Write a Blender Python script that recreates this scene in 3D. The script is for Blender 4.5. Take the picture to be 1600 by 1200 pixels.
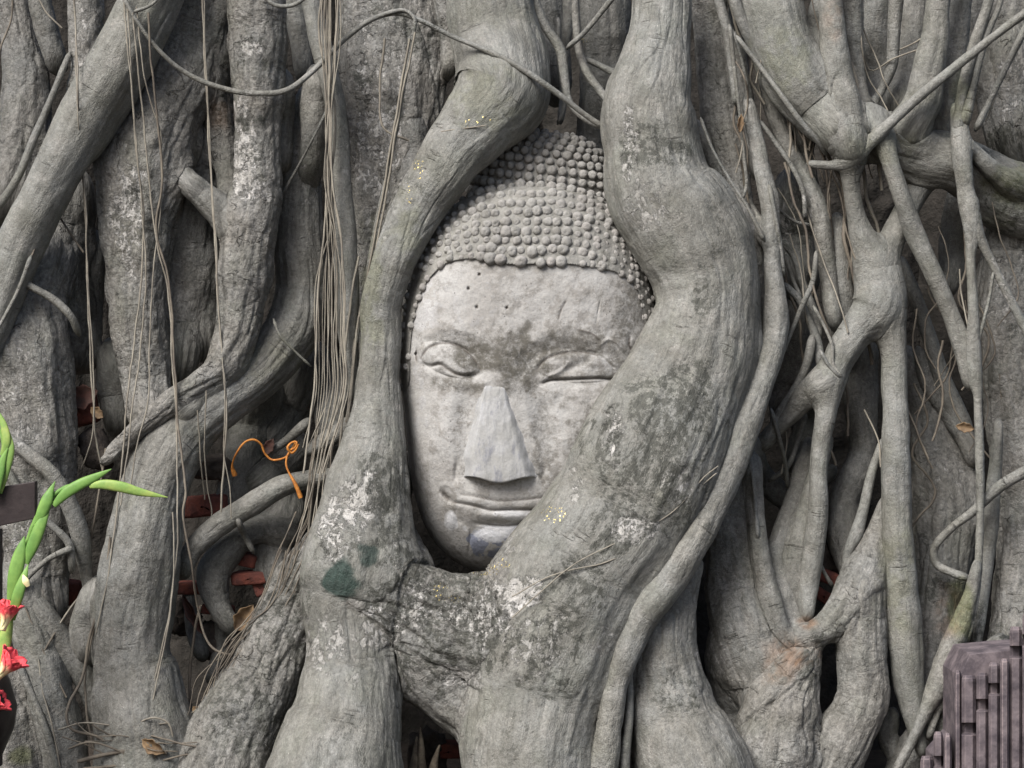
import bpy, math, random
import numpy as np
from mathutils import Vector
random.seed(7); rng = np.random.default_rng(7)
for o in list(bpy.data.objects): bpy.data.objects.remove(o)
SC = bpy.context.scene
COL = SC.collection

# ------------------------------------------------------------------ camera, light
CAMD, CAMH = 3.2, 0.63
cam = bpy.data.objects.new('camera', bpy.data.cameras.new('camera')); COL.objects.link(cam)
cam.location = (0, -CAMD, CAMH); cam.rotation_euler = (math.radians(90), 0, 0)
cam.data.sensor_width = 36; cam.data.lens = 36*CAMD/1.6
cam.data.clip_start = 0.05; cam.data.clip_end = 500
SC.camera = cam
w = bpy.data.worlds.new('World'); SC.world = w; w.use_nodes = True
nt = w.node_tree; nt.nodes.clear()
sky = nt.nodes.new('ShaderNodeTexSky'); sky.sky_type = 'NISHITA'; sky.sun_disc = False
SUN_EL, SUN_AZ = math.radians(45), math.radians(216)      # azimuth clockwise from +Y
sky.sun_elevation = SUN_EL; sky.sun_rotation = SUN_AZ; sky.air_density = 1.0; sky.dust_density = 3.5; sky.ozone_density = 0.7
bg = nt.nodes.new('ShaderNodeBackground'); bg.inputs[1].default_value = 0.06
wo = nt.nodes.new('ShaderNodeOutputWorld')
nt.links.new(sky.outputs[0], bg.inputs[0]); nt.links.new(bg.outputs[0], wo.inputs[0])
sl = bpy.data.lights.new('sun', 'SUN'); sl.energy = 2.3; sl.angle = math.radians(34); sl.color = (1.0, 0.985, 0.955)
sun = bpy.data.objects.new('sun', sl); COL.objects.link(sun)
sd = Vector((math.sin(SUN_AZ)*math.cos(SUN_EL), math.cos(SUN_AZ)*math.cos(SUN_EL), math.sin(SUN_EL)))
sun.rotation_euler = sd.to_track_quat('Z', 'Y').to_euler()
SC.view_settings.view_transform = 'Standard'; SC.view_settings.look = 'None'
SC.view_settings.exposure = 1.28; SC.view_settings.gamma = 1
SC.render.engine = 'CYCLES'

# ------------------------------------------------------------------ helpers
def W(px, py, z):
    """photograph-scale millimetres (z = mm towards the viewer) -> metres"""
    px = np.asarray(px, float); py = np.asarray(py, float); z = np.asarray(z, float)
    k = (CAMD*1000 - z)/CAMD/1e6
    return np.stack(np.broadcast_arrays((px-800)*k, -z/1000, CAMH + (600-py)*k), -1)
def toPx(P):
    k = (CAMD*1000 + P[:, 1]*1000)/CAMD/1e6
    return 800 + P[:, 0]/k, 600 - (P[:, 2]-CAMH)/k

_perm = rng.permutation(256); _perm = np.concatenate([_perm, _perm, _perm])
_g = rng.normal(size=(256, 3)); _g /= np.linalg.norm(_g, axis=1)[:, None]
def noise(P):
    P = np.asarray(P, float); i = np.floor(P).astype(int); f = P - i; i &= 255
    u = f*f*f*(f*(f*6-15)+10); out = 0
    for dx in (0, 1):
        wx = u[:, 0] if dx else 1-u[:, 0]
        for dy in (0, 1):
            wy = u[:, 1] if dy else 1-u[:, 1]
            for dz in (0, 1):
                wz = u[:, 2] if dz else 1-u[:, 2]
                h = _perm[_perm[_perm[i[:, 0]+dx] + i[:, 1]+dy] + i[:, 2]+dz]
                g = _g[h]
                out = out + wx*wy*wz*(g[:, 0]*(f[:, 0]-dx)+g[:, 1]*(f[:, 1]-dy)+g[:, 2]*(f[:, 2]-dz))
    return out*1.5
def fbm(P, n=3):
    o = 0; a = 1
    for k in range(n): o = o + a*noise(P*2**k + 13.7*k); a *= .5
    return o

def mesh_obj(name, V, F, mat, parent=None, attrs=None, smooth=True, extra_mats=None, midx=None):
    me = bpy.data.meshes.new(name)
    V = np.asarray(V, np.float32); F = np.asarray(F, np.int32)
    if F.ndim == 2:
        n, s = F.shape
        me.vertices.add(len(V)); me.vertices.foreach_set('co', V.ravel())
        me.loops.add(n*s); me.loops.foreach_set('vertex_index', F.ravel())
        me.polygons.add(n); me.polygons.foreach_set('loop_start', np.arange(0, n*s, s, dtype=np.int32))
        me.polygons.foreach_set('loop_total', np.full(n, s, np.int32))
    me.update(calc_edges=True)
    me.polygons.foreach_set('use_smooth', np.full(len(me.polygons), smooth))
    for k, a in (attrs or {}).items():
        a = np.asarray(a, np.float32)
        if a.shape[1] == 3: me.attributes.new(k, 'FLOAT_VECTOR', 'POINT').data.foreach_set('vector', a.ravel())
        else: me.attributes.new(k, 'FLOAT_COLOR', 'POINT').data.foreach_set('color', a.ravel())
    me.materials.append(mat)
    o = bpy.data.objects.new(name, me); COL.objects.link(o)
    if parent: o.parent = parent
    return o
def py_mesh(name, V, F, mat, parent=None, smooth=False):
    me = bpy.data.meshes.new(name); me.from_pydata([tuple(map(float, v)) for v in V], [], F); me.update()
    for p in me.polygons: p.use_smooth = smooth
    me.materials.append(mat)
    o = bpy.data.objects.new(name, me); COL.objects.link(o)
    if parent: o.parent = parent
    return o
def thing(name, label, cat, group=None):
    o = bpy.data.objects.new(name, None); COL.objects.link(o); o['label'] = label; o['category'] = cat
    if group: o['group'] = group
    return o
def tag(o, label=None, cat=None, group=None, kind=None):
    if label: o['label'] = label
    if cat: o['category'] = cat
    if group: o['group'] = group
    if kind: o['kind'] = kind
    return o

def catmull(pts, step):
    """pts (n,k) -> resampled rows; step(row)->spacing in mm"""
    P = np.asarray(pts, float)
    if len(P) == 2: P = np.array([P[0], P[0]*.67+P[1]*.33, P[0]*.33+P[1]*.67, P[1]])
    Q = np.vstack([2*P[0]-P[1], P, 2*P[-1]-P[-2]]); out = []
    for i in range(1, len(Q)-2):
        p0, p1, p2, p3 = Q[i-1], Q[i], Q[i+1], Q[i+2]
        t0 = 0; d = lambda a, b: max(np.linalg.norm(a[:2]-b[:2]), 1e-3)**.5
        t1 = t0+d(p0, p1); t2 = t1+d(p1, p2); t3 = t2+d(p2, p3)
        n = max(2, int(np.ceil(np.linalg.norm(p2[:2]-p1[:2])/2.0)))
        t = np.linspace(t1, t2, n, endpoint=False)[:, None]
        A1 = (t1-t)/(t1-t0)*p0+(t-t0)/(t1-t0)*p1; A2 = (t2-t)/(t2-t1)*p1+(t-t1)/(t2-t1)*p2; A3 = (t3-t)/(t3-t2)*p2+(t-t2)/(t3-t2)*p3
        B1 = (t2-t)/(t2-t0)*A1+(t-t0)/(t2-t0)*A2; B2 = (t3-t)/(t3-t1)*A2+(t-t1)/(t3-t1)*A3
        out.append((t2-t)/(t2-t1)*B1+(t-t1)/(t2-t1)*B2)
    D = np.vstack(out+[P[-1:]])
    s = np.concatenate([[0], np.cumsum(np.linalg.norm(np.diff(D[:, :2], axis=0), axis=1))])
    n = max(3, int(s[-1]/step)+1); ss = np.linspace(0, s[-1], n)
    return np.stack([np.interp(ss, s, D[:, c]) for c in range(D.shape[1])], 1), ss

# ------------------------------------------------------------------ materials
def new_mat(name, rough=.8, spec=.3):
    m = bpy.data.materials.new(name); m.use_nodes = True
    n = m.node_tree.nodes; b = n['Principled BSDF']; b.inputs['Roughness'].default_value = rough
    b.inputs['Specular IOR Level'].default_value = spec
    return m, m.node_tree, b
class N:
    def __init__(s, nt): s.nt = nt
    def node(s, t, **kw):
        n = s.nt.nodes.new(t)
        for k, v in kw.items(): setattr(n, k, v)
        return n
    def link(s, a, b): s.nt.links.new(a, b)
    def val(s, sock, v):
        if hasattr(v, 'is_linked') or isinstance(v, bpy.types.NodeSocket): s.link(v, sock)
        else: sock.default_value = v
    def math(s, op, a, b=0.0, c=None, clamp=False):
        n = s.node('ShaderNodeMath', operation=op, use_clamp=clamp); s.val(n.inputs[0], a); s.val(n.inputs[1], b)
        if c is not None: s.val(n.inputs[2], c)
        return n.outputs[0]
    def mix(s, f, a, b, mode='MIX'):
        n = s.node('ShaderNodeMix', data_type='RGBA', blend_type=mode); s.val(n.inputs[0], f)
        for i, v in ((6, a), (7, b)):
            if isinstance(v, tuple): n.inputs[i].default_value = (*v, 1) if len(v) == 3 else v
            else: s.link(v, n.inputs[i])
        return n.outputs[2]
    def noise(s, vec, scale, det=3, rough=.55, dist=0):
        n = s.node('ShaderNodeTexNoise'); s.link(vec, n.inputs['Vector']); n.inputs['Scale'].default_value = scale
        n.inputs['Detail'].default_value = det; n.inputs['Roughness'].default_value = rough; n.inputs['Distortion'].default_value = dist
        return n.outputs['Fac']
    def vor(s, vec, scale, feature='F1', rnd=1):
        n = s.node('ShaderNodeTexVoronoi', feature=feature); s.link(vec, n.inputs['Vector']); n.inputs['Scale'].default_value = scale
        n.inputs['Randomness'].default_value = rnd
        return n.outputs['Distance']
    def ss(s, v, a, b, to0=0, to1=1):
        n = s.node('ShaderNodeMapRange', interpolation_type='SMOOTHSTEP'); s.val(n.inputs[0], v)
        n.inputs[1].default_value = a; n.inputs[2].default_value = b; n.inputs[3].default_value = to0; n.inputs[4].default_value = to1
        return n.outputs[0]
    def scale(s, vec, v):
        n = s.node('ShaderNodeMapping'); s.link(vec, n.inputs[0]); n.inputs['Scale'].default_value = v; return n.outputs[0]
    def bump(s, h, strength, dist, prev=None):
        n = s.node('ShaderNodeBump'); n.inputs['Strength'].default_value = strength; n.inputs['Distance'].default_value = dist
        s.link(h, n.inputs['Height'])
        if prev: s.link(prev, n.inputs['Normal'])
        return n.outputs[0]

def bark_material():
    m, nt, b = new_mat('fig_bark', .65, .45); q = N(nt)
    at = q.node('ShaderNodeAttribute', attribute_name='bark'); V = at.outputs['Vector']     # metres: along, round, round
    m1 = q.node('ShaderNodeAttribute', attribute_name='maska'); s1 = q.node('ShaderNodeSeparateColor'); q.link(m1.outputs['Color'], s1.inputs[0])
    m2 = q.node('ShaderNodeAttribute', attribute_name='maskb'); s2 = q.node('ShaderNodeSeparateColor'); q.link(m2.outputs['Color'], s2.inputs[0])
    rough, dark, lich, gold = s1.outputs[0], s1.outputs[1], s1.outputs[2], m1.outputs['Alpha']
    moss, teal, tone, orange = s2.outputs[0], s2.outputs[1], s2.outputs[2], m2.outputs['Alpha']
    n_big = q.noise(V, 9, 4); n_mid = q.noise(V, 38, 5, .6); n_fine = q.noise(V, 170, 4, .65); n_vf = q.noise(V, 520, 2)
    streak = q.noise(q.scale(V, (.14, 1, 1)), 110, 5, .7)
    ring = q.noise(q.scale(V, (1, .10, .10)), 190, 3, .6, .3)
    col = q.mix(rough, (.180, .178, .158), (.222, .205, .188))
    col = q.mix(q.ss(n_big, .35, .68), col, q.mix(rough, (.215, .217, .203), (.160, .156, .148)))
    # paler dry film and grey-green algae film
    col = q.mix(q.math('MULTIPLY', q.ss(n_mid, .5, .72), .55), col, (.275, .262, .24))
    algae = q.ss(q.noise(V, 14, 3), .48, .7)
    col = q.mix(q.math('MULTIPLY', algae, .25), col, (.135, .145, .105))
    col = q.mix(q.math('MULTIPLY', q.ss(streak, .5, .72), q.math('ADD', .22, q.math('MULTIPLY', rough, .35))), col, (.30, .285, .265))
    col = q.mix(q.math('MULTIPLY', q.ss(streak, .47, .30), q.math('ADD', .25, q.math('MULTIPLY', rough, .4))), col, (.08, .072, .06))
    # lichen crusts
    li = q.math('ADD', q.math('MULTIPLY', q.noise(V, 75, 8, .78, .4), 1.0), q.math('MULTIPLY', lich, .14))
    limask = q.math('MULTIPLY', q.ss(li, .59, .635), q.math('ADD', q.math('MULTIPLY', rough, .35), lich, clamp=True))
    col = q.mix(q.math('MULTIPLY', limask, .9), col, (.46, .445, .425))
    # dark stains
    dk = q.math('ADD', q.noise(V, 62, 9, .80), q.math('MULTIPLY', dark, .13))
    dkm = q.math('MULTIPLY', q.ss(dk, .57, .645), q.math('ADD', q.math('MULTIPLY', rough, .45), q.math('MULTIPLY', dark, 1.6), clamp=True))
    col = q.mix(q.math('MULTIPLY', dkm, .85), col, (.052, .053, .043))
    # cracks
    warp = q.node('ShaderNodeMix', data_type='VECTOR'); 
    nz = q.node('ShaderNodeTexNoise'); q.link(V, nz.inputs['Vector']); nz.inputs['Scale'].default_value = 60; nz.inputs['Detail'].default_value = 3
    vm = q.node('ShaderNodeVectorMath', operation='MULTIPLY_ADD'); q.link(nz.outputs['Color'], vm.inputs[0]); vm.inputs[1].default_value = (.03, .03, .03); q.link(V, vm.inputs[2])
    nt.nodes.remove(warp)
    cr1 = q.vor(q.scale(vm.outputs[0], (1.6, .8, .8)), 26, 'DISTANCE_TO_EDGE')
    crm = q.math('MULTIPLY', q.ss(cr1, .03, .004), q.ss(q.noise(V, 26, 3), .52, .64))
    crm = q.math('MULTIPLY', crm, q.ss(rough, .30, .8))
    col = q.mix(q.math('MULTIPLY', crm, .7), col, (.045, .038, .03))
    # little ring scars on the smooth roots
    rg = q.math('MULTIPLY', q.ss(ring, .62, .70), q.ss(q.noise(V, 16, 2), .52, .66))
    col = q.mix(q.math('MULTIPLY', rg, .45), col, (.07, .063, .05))
    # speckles: pale lenticels and dark pits
    sp = q.vor(V, 150); spm = q.math('MULTIPLY', q.ss(sp, .13, .07), q.ss(q.noise(V, 30, 2), .5, .56))
    col = q.mix(q.math('MULTIPLY', spm, .6), col, (.50, .47, .42))
    sp2 = q.vor(q.scale(V, (1, 1.01, 1.02)), 240); sm2 = q.math('MULTIPLY', q.ss(sp2, .16, .08), q.ss(n_mid, .48, .56))
    col = q.mix(q.math('MULTIPLY', sm2, .45), col, (.06, .05, .04))
    # masks with an outline of their own
    mo = q.math('MULTIPLY', moss, q.ss(q.math('ADD', n_mid, q.math('MULTIPLY', moss, .4)), .5, .72))
    col = q.mix(q.math('MULTIPLY', mo, .75), col, (.125, .135, .055))
    te = q.ss(q.math('ADD', q.noise(V, 55, 5, .65), q.math('MULTIPLY', teal, .5)), .66, .95)
    col = q.mix(q.math('MULTIPLY', q.math('MULTIPLY', te, teal), 1.0), col, (.026, .046, .038))
    orr = q.math('MULTIPLY', orange, q.ss(n_mid, .35, .6))
    col = q.mix(q.math('MULTIPLY', orr, .6), col, (.20, .10, .045))
    rfac = q.math('ADD', q.math('MULTIPLY', rough, .8), .28, clamp=True)
    col = q.mix(rfac, col, q.mix(1, col, q.mix(q.ss(n_fine, .30, .70), (.55, .55, .54), (1.40, 1.40, 1.41)), 'MULTIPLY'))
    col = q.mix(1, col, q.mix(q.ss(q.noise(V, 22, 6, .7), .32, .68), (.76, .755, .74), (1.2, 1.2, 1.22)), 'MULTIPLY')
    col = q.mix(1, col, q.mix(q.ss(n_vf, .3, .7), (.84, .84, .84), (1.14, 1.14, 1.14)), 'MULTIPLY')
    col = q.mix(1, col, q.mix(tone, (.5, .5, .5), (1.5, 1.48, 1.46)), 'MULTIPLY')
    gm = q.math('MULTIPLY', q.ss(q.vor(V, 210), .30, .2), q.ss(q.math('MULTIPLY', gold, q.noise(V, 90, 2)), .30, .36))
    col = q.mix(gm, col, (.75, .60, .25))
    col = q.mix(1, col, (.79, .80, .80), 'MULTIPLY')
    q.link(col, b.inputs['Base Color'])
    q.link(q.math('MULTIPLY', gm, .8), b.inputs['Metallic'])
    q.link(q.math('SUBTRACT', .64, q.math('MULTIPLY', gm, .45)), b.inputs['Roughness'])
    h = q.math('ADD', q.math('MULTIPLY', n_mid, q.math('ADD', q.math('MULTIPLY', rough, 1.2), .2)), q.math('MULTIPLY', n_fine, q.math('ADD', q.math('MULTIPLY', rough, .5), .15)))
    h = q.math('ADD', h, q.math('MULTIPLY', streak, .35)); h = q.math('ADD', h, q.math('MULTIPLY', n_vf, .18))
    h = q.math('ADD', h, q.math('MULTIPLY', limask, .22)); h = q.math('SUBTRACT', h, q.math('MULTIPLY', crm, .9)); h = q.math('SUBTRACT', h, q.math('MULTIPLY', rg, .3))
    q.link(q.bump(h, 1.0, .0065), b.inputs['Normal'])
    return m
BARK = bark_material()

def stone_material():
    m, nt, b = new_mat('weathered_stone', .85, .2); q = N(nt)
    V = q.node('ShaderNodeTexCoord').outputs['Object']
    m1 = q.node('ShaderNodeAttribute', attribute_name='maska'); s1 = q.node('ShaderNodeSeparateColor'); q.link(m1.outputs['Color'], s1.inputs[0])
    stain, blue, white, line = s1.outputs[0], s1.outputs[1], s1.outputs[2], m1.outputs['Alpha']
    n1 = q.noise(V, 12, 5, .6); n2 = q.noise(V, 45, 6, .7); n3 = q.noise(V, 220, 4, .7)
    col = q.mix(q.ss(n1, .35, .65), (.35, .335, .315), (.41, .40, .385))
    col = q.mix(q.math('MULTIPLY', q.ss(n2, .49, .62), .6), col, (.215, .20, .18))
    col = q.mix(q.math('MULTIPLY', q.ss(n2, .46, .30), .5), col, (.45, .44, .42))
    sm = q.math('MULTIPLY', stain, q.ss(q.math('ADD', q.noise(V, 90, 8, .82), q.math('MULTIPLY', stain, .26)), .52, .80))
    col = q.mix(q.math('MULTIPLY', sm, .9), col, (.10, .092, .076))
    bl = q.ss(q.math('ADD', q.noise(V, 55, 4, .6), q.math('MULTIPLY', blue, .7)), .78, .86)
    col = q.mix(bl, col, (.22, .235, .29))
    wh = q.ss(q.math('ADD', q.noise(V, 45, 4, .6), q.math('MULTIPLY', white, .5)), .70, .78)
    col = q.mix(q.math('MULTIPLY', wh, q.math('MULTIPLY', white, .9)), col, (.56, .56, .57))
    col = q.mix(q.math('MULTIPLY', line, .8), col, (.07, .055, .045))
    pit = q.math('MULTIPLY', q.ss(q.vor(V, 130), .16, .08), q.ss(q.noise(V, 35, 2), .52, .6))
    col = q.mix(q.math('MULTIPLY', pit, .5), col, (.08, .07, .06))
    col = q.mix(1, col, q.mix(n3, (.72, .72, .72), (1.28, 1.28, 1.28)), 'MULTIPLY')
    col = q.mix(1, col, (.86, .865, .875), 'MULTIPLY')
    q.link(col, b.inputs['Base Color'])
    h = q.math('ADD', q.math('MULTIPLY', n2, .8), q.math('MULTIPLY', n3, .5)); h = q.math('SUBTRACT', h, q.math('MULTIPLY', pit, .5))
    q.link(q.bump(h, .7, .0035), b.inputs['Normal'])
    return m
STONE = stone_material()
def hair_material():
    m, nt, b = new_mat('hair_stone', .88, .2); q = N(nt); V = q.node('ShaderNodeTexCoord').outputs['Object']
    m1 = q.node('ShaderNodeAttribute', attribute_name='maska'); s1 = q.node('ShaderNodeSeparateColor'); q.link(m1.outputs['Color'], s1.inputs[0])
    n1 = q.noise(V, 10, 4); n2 = q.noise(V, 60, 5, .65); n3 = q.noise(V, 300, 3, .7)
    col = q.mix(q.ss(n1, .38, .62), (.31, .30, .285), (.40, .39, .37))
    col = q.mix(q.math('MULTIPLY', q.ss(n2, .46, .7), .6), col, (.15, .145, .125))
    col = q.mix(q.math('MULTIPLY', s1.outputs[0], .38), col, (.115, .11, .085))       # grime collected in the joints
    col = q.mix(q.math('MULTIPLY', s1.outputs[1], .75), col, (.37, .345, .325))      # worn pale curls
    col = q.mix(1, col, q.mix(n3, (.7, .7, .7), (1.3, 1.3, 1.3)), 'MULTIPLY')
    col = q.mix(1, col, (.74, .74, .74), 'MULTIPLY')
    q.link(col, b.inputs['Base Color'])
    q.link(q.bump(q.math('ADD', n2, q.math('MULTIPLY', n3, .6)), .7, .003), b.inputs['Normal'])
    return m
HAIR = hair_material()
def nose_material():
    m, nt, b = new_mat('cement_repair', .8, .25); q = N(nt); V = q.node('ShaderNodeTexCoord').outputs['Object']
    n1 = q.noise(q.scale(V, (1, 1, .28)), 42, 6, .72); n2 = q.noise(V, 260, 4, .7); n4 = q.noise(V, 25, 4)
    col = q.mix(q.ss(n4, .4, .6), (.335, .33, .315), (.375, .372, .365))
    col = q.mix(q.math('MULTIPLY', q.ss(n1, .53, .66), .75), col, (.20, .205, .235))
    col = q.mix(q.math('MULTIPLY', q.ss(n1, .44, .34), .5), col, (.45, .45, .46))
    col = q.mix(1, col, q.mix(n2, (.78, .78, .78), (1.22, 1.22, 1.22)), 'MULTIPLY')
    col = q.mix(1, col, (.86, .865, .88), 'MULTIPLY'); q.link(col, b.inputs['Base Color']); q.link(q.bump(q.math('ADD', n1, q.math('MULTIPLY', n2, .5)), .6, .003), b.inputs['Normal'])
    return m
NOSE = nose_material()
def simple_mat(name, c1, c2, scale=40, rough=.8, bump=.004, spec=.3, sub=0):
    m, nt, b = new_mat(name, rough, spec); q = N(nt); V = q.node('ShaderNodeTexCoord').outputs['Object']
    n = q.noise(V, scale, 5, .65); n2 = q.noise(V, scale*5, 3, .6)
    col = q.mix(q.ss(n, .35, .65), c1, c2); col = q.mix(1, col, q.mix(n2, (.75, .75, .75), (1.25, 1.25, 1.25)), 'MULTIPLY'); col = q.mix(1, col, (.76, .76, .76), 'MULTIPLY')
    q.link(col, b.inputs['Base Color'])
    if bump: q.link(q.bump(q.math('ADD', n, q.math('MULTIPLY', n2, .4)), .7, bump), b.inputs['Normal'])
    return m
M_AER = simple_mat('dry_aerial_root', (.34, .31, .255), (.23, .205, .17), 25, .7, .001)
M_AER2 = simple_mat('brown_rootlet', (.22, .19, .15), (.13, .11, .09), 25, .8, .001)
M_BRICK = simple_mat('old_red_brick', (.27, .085, .06), (.15, .06, .05), 35, .9, .006)
M_STONEDK = simple_mat('dirty_rubble', (.12, .10, .085), (.06, .05, .045), 30, .95, .008)
M_SOIL = simple_mat('dark_soil', (.035, .027, .02), (.06, .045, .034), 30, 1, .02)
M_LEAF = simple_mat('dead_leaf', (.30, .20, .11), (.16, .11, .07), 50, .8, .002)
M_LEAFR = simple_mat('dead_leaf_reddish', (.15, .07, .055), (.09, .055, .045), 50, .8, .002)
M_STRING = simple_mat('orange_string', (.62, .25, .05), (.42, .15, .03), 120, .6, .002)
M_SIGN = simple_mat('dark_painted_wood', (.030, .021, .022), (.045, .033, .033), 30, .55, .001)
M_VASE = simple_mat('dark_glaze', (.02, .015, .015), (.03, .022, .02), 20, .35, .001)
M_GREEN = simple_mat('fresh_green', (.24, .42, .10), (.15, .31, .07), 22, .5, .001)
M_GREEN2 = simple_mat('yellow_green', (.42, .52, .14), (.24, .40, .10), 30, .5, .001)
def petal_material():
    m, nt, b = new_mat('gladiolus_petal', .55, .3); q = N(nt)
    a = q.node('ShaderNodeAttribute', attribute_name='maska'); s = q.node('ShaderNodeSeparateColor'); q.link(a.outputs['Color'], s.inputs[0])
    V = q.node('ShaderNodeTexCoord').outputs['Object']; n = q.noise(V, 120, 3)
    t = q.math('ADD', s.outputs[0], q.math('MULTIPLY', q.math('SUBTRACT', n, .5), .5))
    col = q.mix(q.ss(t, .35, .80), (.85, .76, .42), (.86, .10, .12))
    q.link(col, b.inputs['Base Color']); q.link(q.bump(n, .4, .002), b.inputs['Normal']); return m
M_PETAL = petal_material()
M_PED = simple_mat('purple_grey_paint', (.20, .165, .175), (.085, .070, .080), 30, .75, .0025)
M_PEDEDGE = simple_mat('worn_pink_paint', (.30, .24, .24), (.16, .13, .14), 30, .7, .003)

# ------------------------------------------------------------------ marks on the bark: type x y rx ry strength
MARKS = []  # stains, crusts, moss, paint, gilding
for ln in """
D 960 850 50 40 1;D 1080 600 40 40 1;D 1030 700 50 60 1;D 690 1000 50 50 1;D 760 1020 40 40 .9;D 880 980 40 60 .9;D 640 890 40 40 1;L 730 960 40 30 1.2;L 810 930 40 30 1.2;L 650 950 24 40 1.1;L 990 830 40 30 1;L 960 680 20 50 .8;L 720 1060 40 24 .9;L 590 980 40 40 .8;L 1060 760 30 40 .8;D 1010 230 55 38 .8;D 1060 240 26 22 .9;D 1096 465 16 50 .9;D 1060 330 30 60 .35;D 1050 640 90 60 .95;D 1000 760 110 95 .8;D 905 900 60 50 .8;D 940 700 50 60 .7
D 1120 400 14 120 .5;D 700 940 90 60 .95;D 620 930 60 60 .9;D 780 990 60 60 .7;D 860 1020 60 90 .7;D 600 760 50 70 .9;D 530 860 40 60 .6;D 610 850 40 60 .8
D 660 1040 60 60 .7;D 560 1150 60 50 .4;D 800 1150 40 60 .4;D 1060 1090 40 60 .6;D 440 960 60 90 .7;D 380 1120 70 80 .7;D 400 60 40 30 .5;D 390 190 26 16 .9;D 400 240 24 14 .9
D 400 100 30 12 .7;D 345 170 12 30 .9;D 205 300 14 20 .8;D 640 300 40 60 .5;D 650 60 50 50 .6;D 570 120 18 26 .8;D 1570 220 40 24 1;D 1580 520 14 14 1;D 1590 330 60 60 .6;D 1470 930 30 30 .8
D 590 610 40 60 .1;D 220 930 20 20 .4;D 330 470 30 60 .4;D 1520 1000 30 60 .8;D 1560 1000 24 30 .8;D 1270 1030 36 50 .8;D 1240 370 40 30 .6;D 1010 460 8 60 .3;D 740 1150 40 40 .4
L 395 75 24 14 1.3;L 385 250 26 60 1.1;L 378 180 18 40 .9;L 200 330 30 110 .9;L 590 200 50 150 .7;L 600 60 60 60 .5;L 1010 320 40 50 .6;L 985 230 14 60 .8;L 780 960 50 60 .8;L 830 1000 60 60 .6
L 560 790 36 50 1.0;L 520 830 24 60 .9;L 940 1000 30 30 .5;L 40 600 60 100 .5;L 40 820 40 60 .6;L 1580 130 40 50 .6;L 1570 450 30 60 .6;L 1480 740 40 50 .5;L 480 280 20 40 .5;L 130 60 25 80 .5
L 500 1000 40 50 .7;L 570 1050 50 50 .4;L 1110 1020 30 60 .6;L 680 900 50 30 .5;L 1240 330 30 40 .7;L 415 300 14 20 .9;L 640 870 60 30 .4;L 900 760 14 50 .5
M 1590 290 50 40 .5;M 1500 150 20 40 .5;M 580 470 24 110 .45;M 430 560 60 40 .3;M 1380 230 60 30 .3;M 1500 950 20 50 .9;M 1400 900 30 100 .35;M 760 150 60 60 .35;M 640 350 30 60 .4;M 1220 90 50 60 .4;M 1570 335 40 30 .3;M 30 1180 20 20 1
T 532 905 34 34 1.3;T 575 870 18 22 .9;T 590 750 16 20 .4
G 752 192 16 10 1;G 730 190 10 8 .9;G 655 262 10 26 1;G 640 305 7 28 1.0;G 770 885 34 16 1.0;G 690 925 16 16 .9;G 865 805 22 18 .8;G 712 935 10 10 .8;G 560 920 10 14 .5;G 915 60 12 10 .6
O 1240 1020 36 26 1;O 1220 1030 26 40 .7;O 1262 975 14 12 1;O 1480 960 26 40 .5;O 345 180 20 30 .5;O 1305 20 18 40 .4
""".replace('\n', ';').split(';'):
    p = ln.split()
    if p: MARKS.append((p[0], *map(float, p[1:])))
def masks(P, rough, tone):
    x, y = toPx(P); n = len(P); wob = fbm(P*22, 2)*.45
    A = np.zeros((n, 4), np.float32); B = np.zeros((n, 4), np.float32); A[:, 0] = rough; B[:, 2] = tone
    tgt = {'D': (A, 1), 'L': (A, 2), 'G': (A, 3), 'M': (B, 0), 'T': (B, 1), 'O': (B, 3)}
    x0, x1, y0, y1 = x.min(), x.max(), y.min(), y.max()
    for t, cx, cy, rx, ry, s in MARKS:
        if cx+rx*2 < x0 or cx-rx*2 > x1 or cy+ry*2 < y0 or cy-ry*2 > y1: continue
        d = np.sqrt(((x-cx)/rx)**2+((y-cy)/ry)**2)+wob
        v = np.clip((1.35-d)/.8, 0, 1); v = v*v*(3-2*v)*s
        arr, c = tgt[t]; arr[:, c] = np.maximum(arr[:, c], v)
    return np.clip(A, 0, 1.5), np.clip(B, 0, 1.5)

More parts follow.
